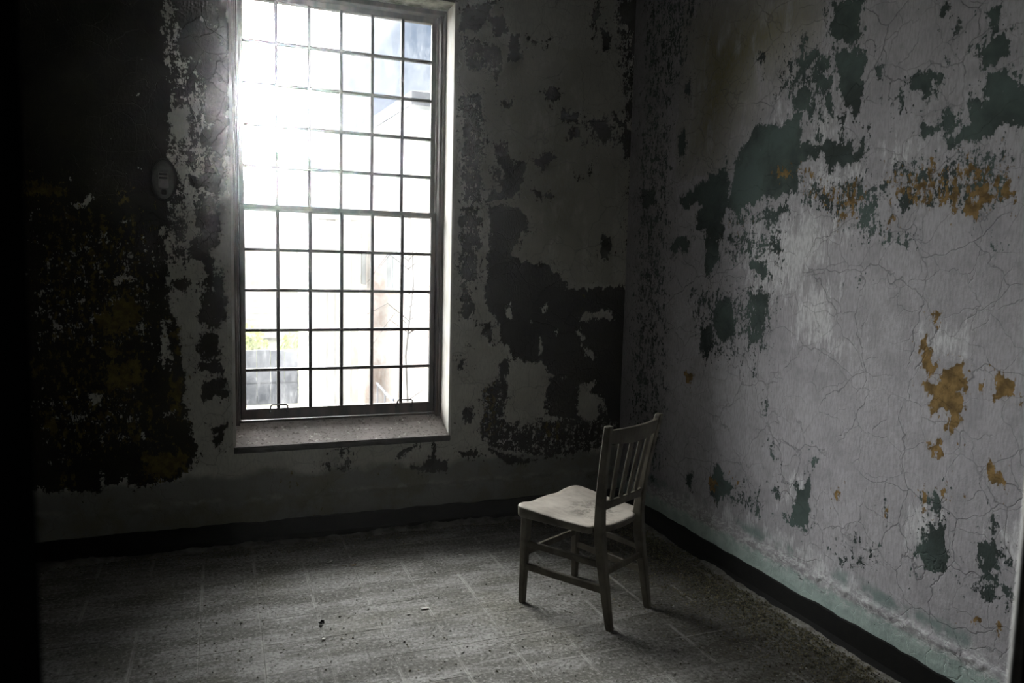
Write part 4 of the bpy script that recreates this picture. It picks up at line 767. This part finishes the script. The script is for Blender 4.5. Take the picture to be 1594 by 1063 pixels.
rl = empty('stair_railing', (-0.25, 5.0, -1.0)); tag(rl, 'thin sloping metal stair railing outside below the brick building', 'railing')
def tb(name, pts, r, mat, par, n=6): t_ = MB(); t_.tube(pts, r, n); return t_.build(name, mat, par)
tb('handrail', [(-.10, -.9, .12), (-.06, .2, .75), (-.02, 1.6, .80)], .018, M_PANEL, rl)
tb('lower_rail', [(-.10, -.9, .02), (-.06, .2, .42), (-.02, 1.6, .46)], .012, M_PANEL, rl)
for t_ in range(5):
    yy = -.9 + t_ * .6; tb('baluster', [(-.09 + t_ * .015, yy, 0), (-.09 + t_ * .015, yy, .12 + min(.68, (yy + .9) * .57))], .012, M_PANEL, rl)

sh = empty('board_shed', (-1.10, 7.5, -1.0)); tag(sh, 'bleached vertical-board shed standing outside left of the brick building', 'shed')
for k in range(6):
    x = k * 0.121; j = random.uniform(-.012, .012)
    MB().box(x, x + 0.114, j, j + 0.02, 0, 3.15 + random.uniform(-.02, .02)).build('board', M_BOARD, sh)
MB().box(0.0, 0.72, 0.04, 1.9, 0, 3.1).build('shed_body', M_BOARD, sh)
MB().box(-0.10, 0.82, -0.12, 2.0, 3.16, 3.24).build('shed_roof', M_TRIMW, sh)

pf = empty('panel_fence', (-2.47, 9.0, -1.0)); tag(pf, 'low dark grey panel fence outside, below the two bushes', 'fence')
for k in range(6):
    x = k * 0.22
    MB().box(x + .003, x + .217, 0, .04, 0.50, 1.03 + random.uniform(-.02, .02)).build('panel', M_PANEL, pf)
    MB().box(x + .002, x + .218, .01, .05, 0.12, 0.47).build('panel', M_PANEL, pf)
MB().box(0, 1.32, .03, .07, .46, .50).build('rail', M_PANEL, pf)

def bush(name, loc, rx, ry, rz, nleaf, label, seed):
    r = random.Random(seed); b = empty(name, loc); tag(b, label, 'bush', 'bushes outside behind the panel fence')
    s = MB()
    for k in range(9):
        a = r.uniform(0, 6.28); q = r.uniform(.2, .7)
        s.tube([(0, 0, 0), (math.cos(a) * rx * q * .5, math.sin(a) * ry * q * .5, rz * .6), (math.cos(a) * rx * q, math.sin(a) * ry * q, rz * 1.4)], [.02, .014, .006], 5)
    s.build('stem', M_TWIG, b)
    V = []; F = []
    for k in range(nleaf):
        while True:
            p_ = [r.uniform(-1, 1) for _ in range(3)]
            d = sum(c * c for c in p_)
            if .2 < d < 1: break
        c = Vector((p_[0] * rx, p_[1] * ry, rz + p_[2] * rz)); u = Vector([r.uniform(-1, 1) for _ in range(3)]).normalized(); v = u.orthogonal().normalized(); l = r.uniform(.05, .10)
        i = len(V); V += [c - u * l, c + v * l * .4 + u.cross(v) * .008, c + u * l, c - v * l * .4 + u.cross(v) * .008, c + u.cross(v) * .012]
        F += [(i, i + 1, i + 4), (i + 1, i + 2, i + 4), (i + 2, i + 3, i + 4), (i + 3, i, i + 4)]
    lo = mesh_obj('foliage', V, F, M_LEAF, b); lo['kind'] = 'stuff'
bush('bush', (-1.95, 10.6, -1.0), .48, .5, .66, 1500, 'yellow-green bush outside, behind the left end of the panel fence', 1)
bush('bush', (-1.0, 10.6, -1.0), .40, .45, .62, 1300, 'yellow-green bush outside, beside the bleached board shed', 2)

hs = empty('clapboard_house', (-7.0, 22.0, -1.0)); tag(hs, 'distant white clapboard house seen through the left panes', 'house')
MB().box(0, 7.2, 0.05, 5, 0, 2.9).build('house_wall', M_TRIMW, hs)
for k in range(14): MB().box(0, 7.2, 0.0 + .01, .06, k * .205, k * .205 + .185).build('clapboard', M_TRIMW, hs)
hv = [(-.3, -.3, 2.9), (7.5, -.3, 2.9), (7.5, 5.3, 2.9), (-.3, 5.3, 2.9), (-.3, 2.5, 4.3), (7.5, 2.5, 4.3)]
mesh_obj('roof', hv, [(0, 1, 5, 4), (2, 3, 4, 5), (0, 4, 3), (1, 2, 5), (0, 3, 2, 1)], M_BOARD, hs)

tr_ = empty('bare_sapling', (-0.62, 3.2, -1.0)); tag(tr_, 'bare thin sapling with drooping twigs close outside the right panes', 'sapling')
r = random.Random(5)
tb('trunk', [(0, 0, 0), (.02, 0, .8), (-.02, .02, 1.6), (.05, .02, 2.3), (.03, .0, 2.8)], [.014, .012, .010, .007, .003], M_TWIG, tr_)
for k in range(14):
    z0 = r.uniform(.9, 2.6); a = r.choice((0, PI)) + r.uniform(-.7, .7); l = r.uniform(.2, .5)
    tb('branch', [(0, .01, z0), (math.cos(a) * l * .5, math.sin(a) * l * .3, z0 + l * .35), (math.cos(a) * l, math.sin(a) * l * .5, z0 + l * r.uniform(-.4, .3))], [.006, .004, .002], M_TWIG, tr_, 5)
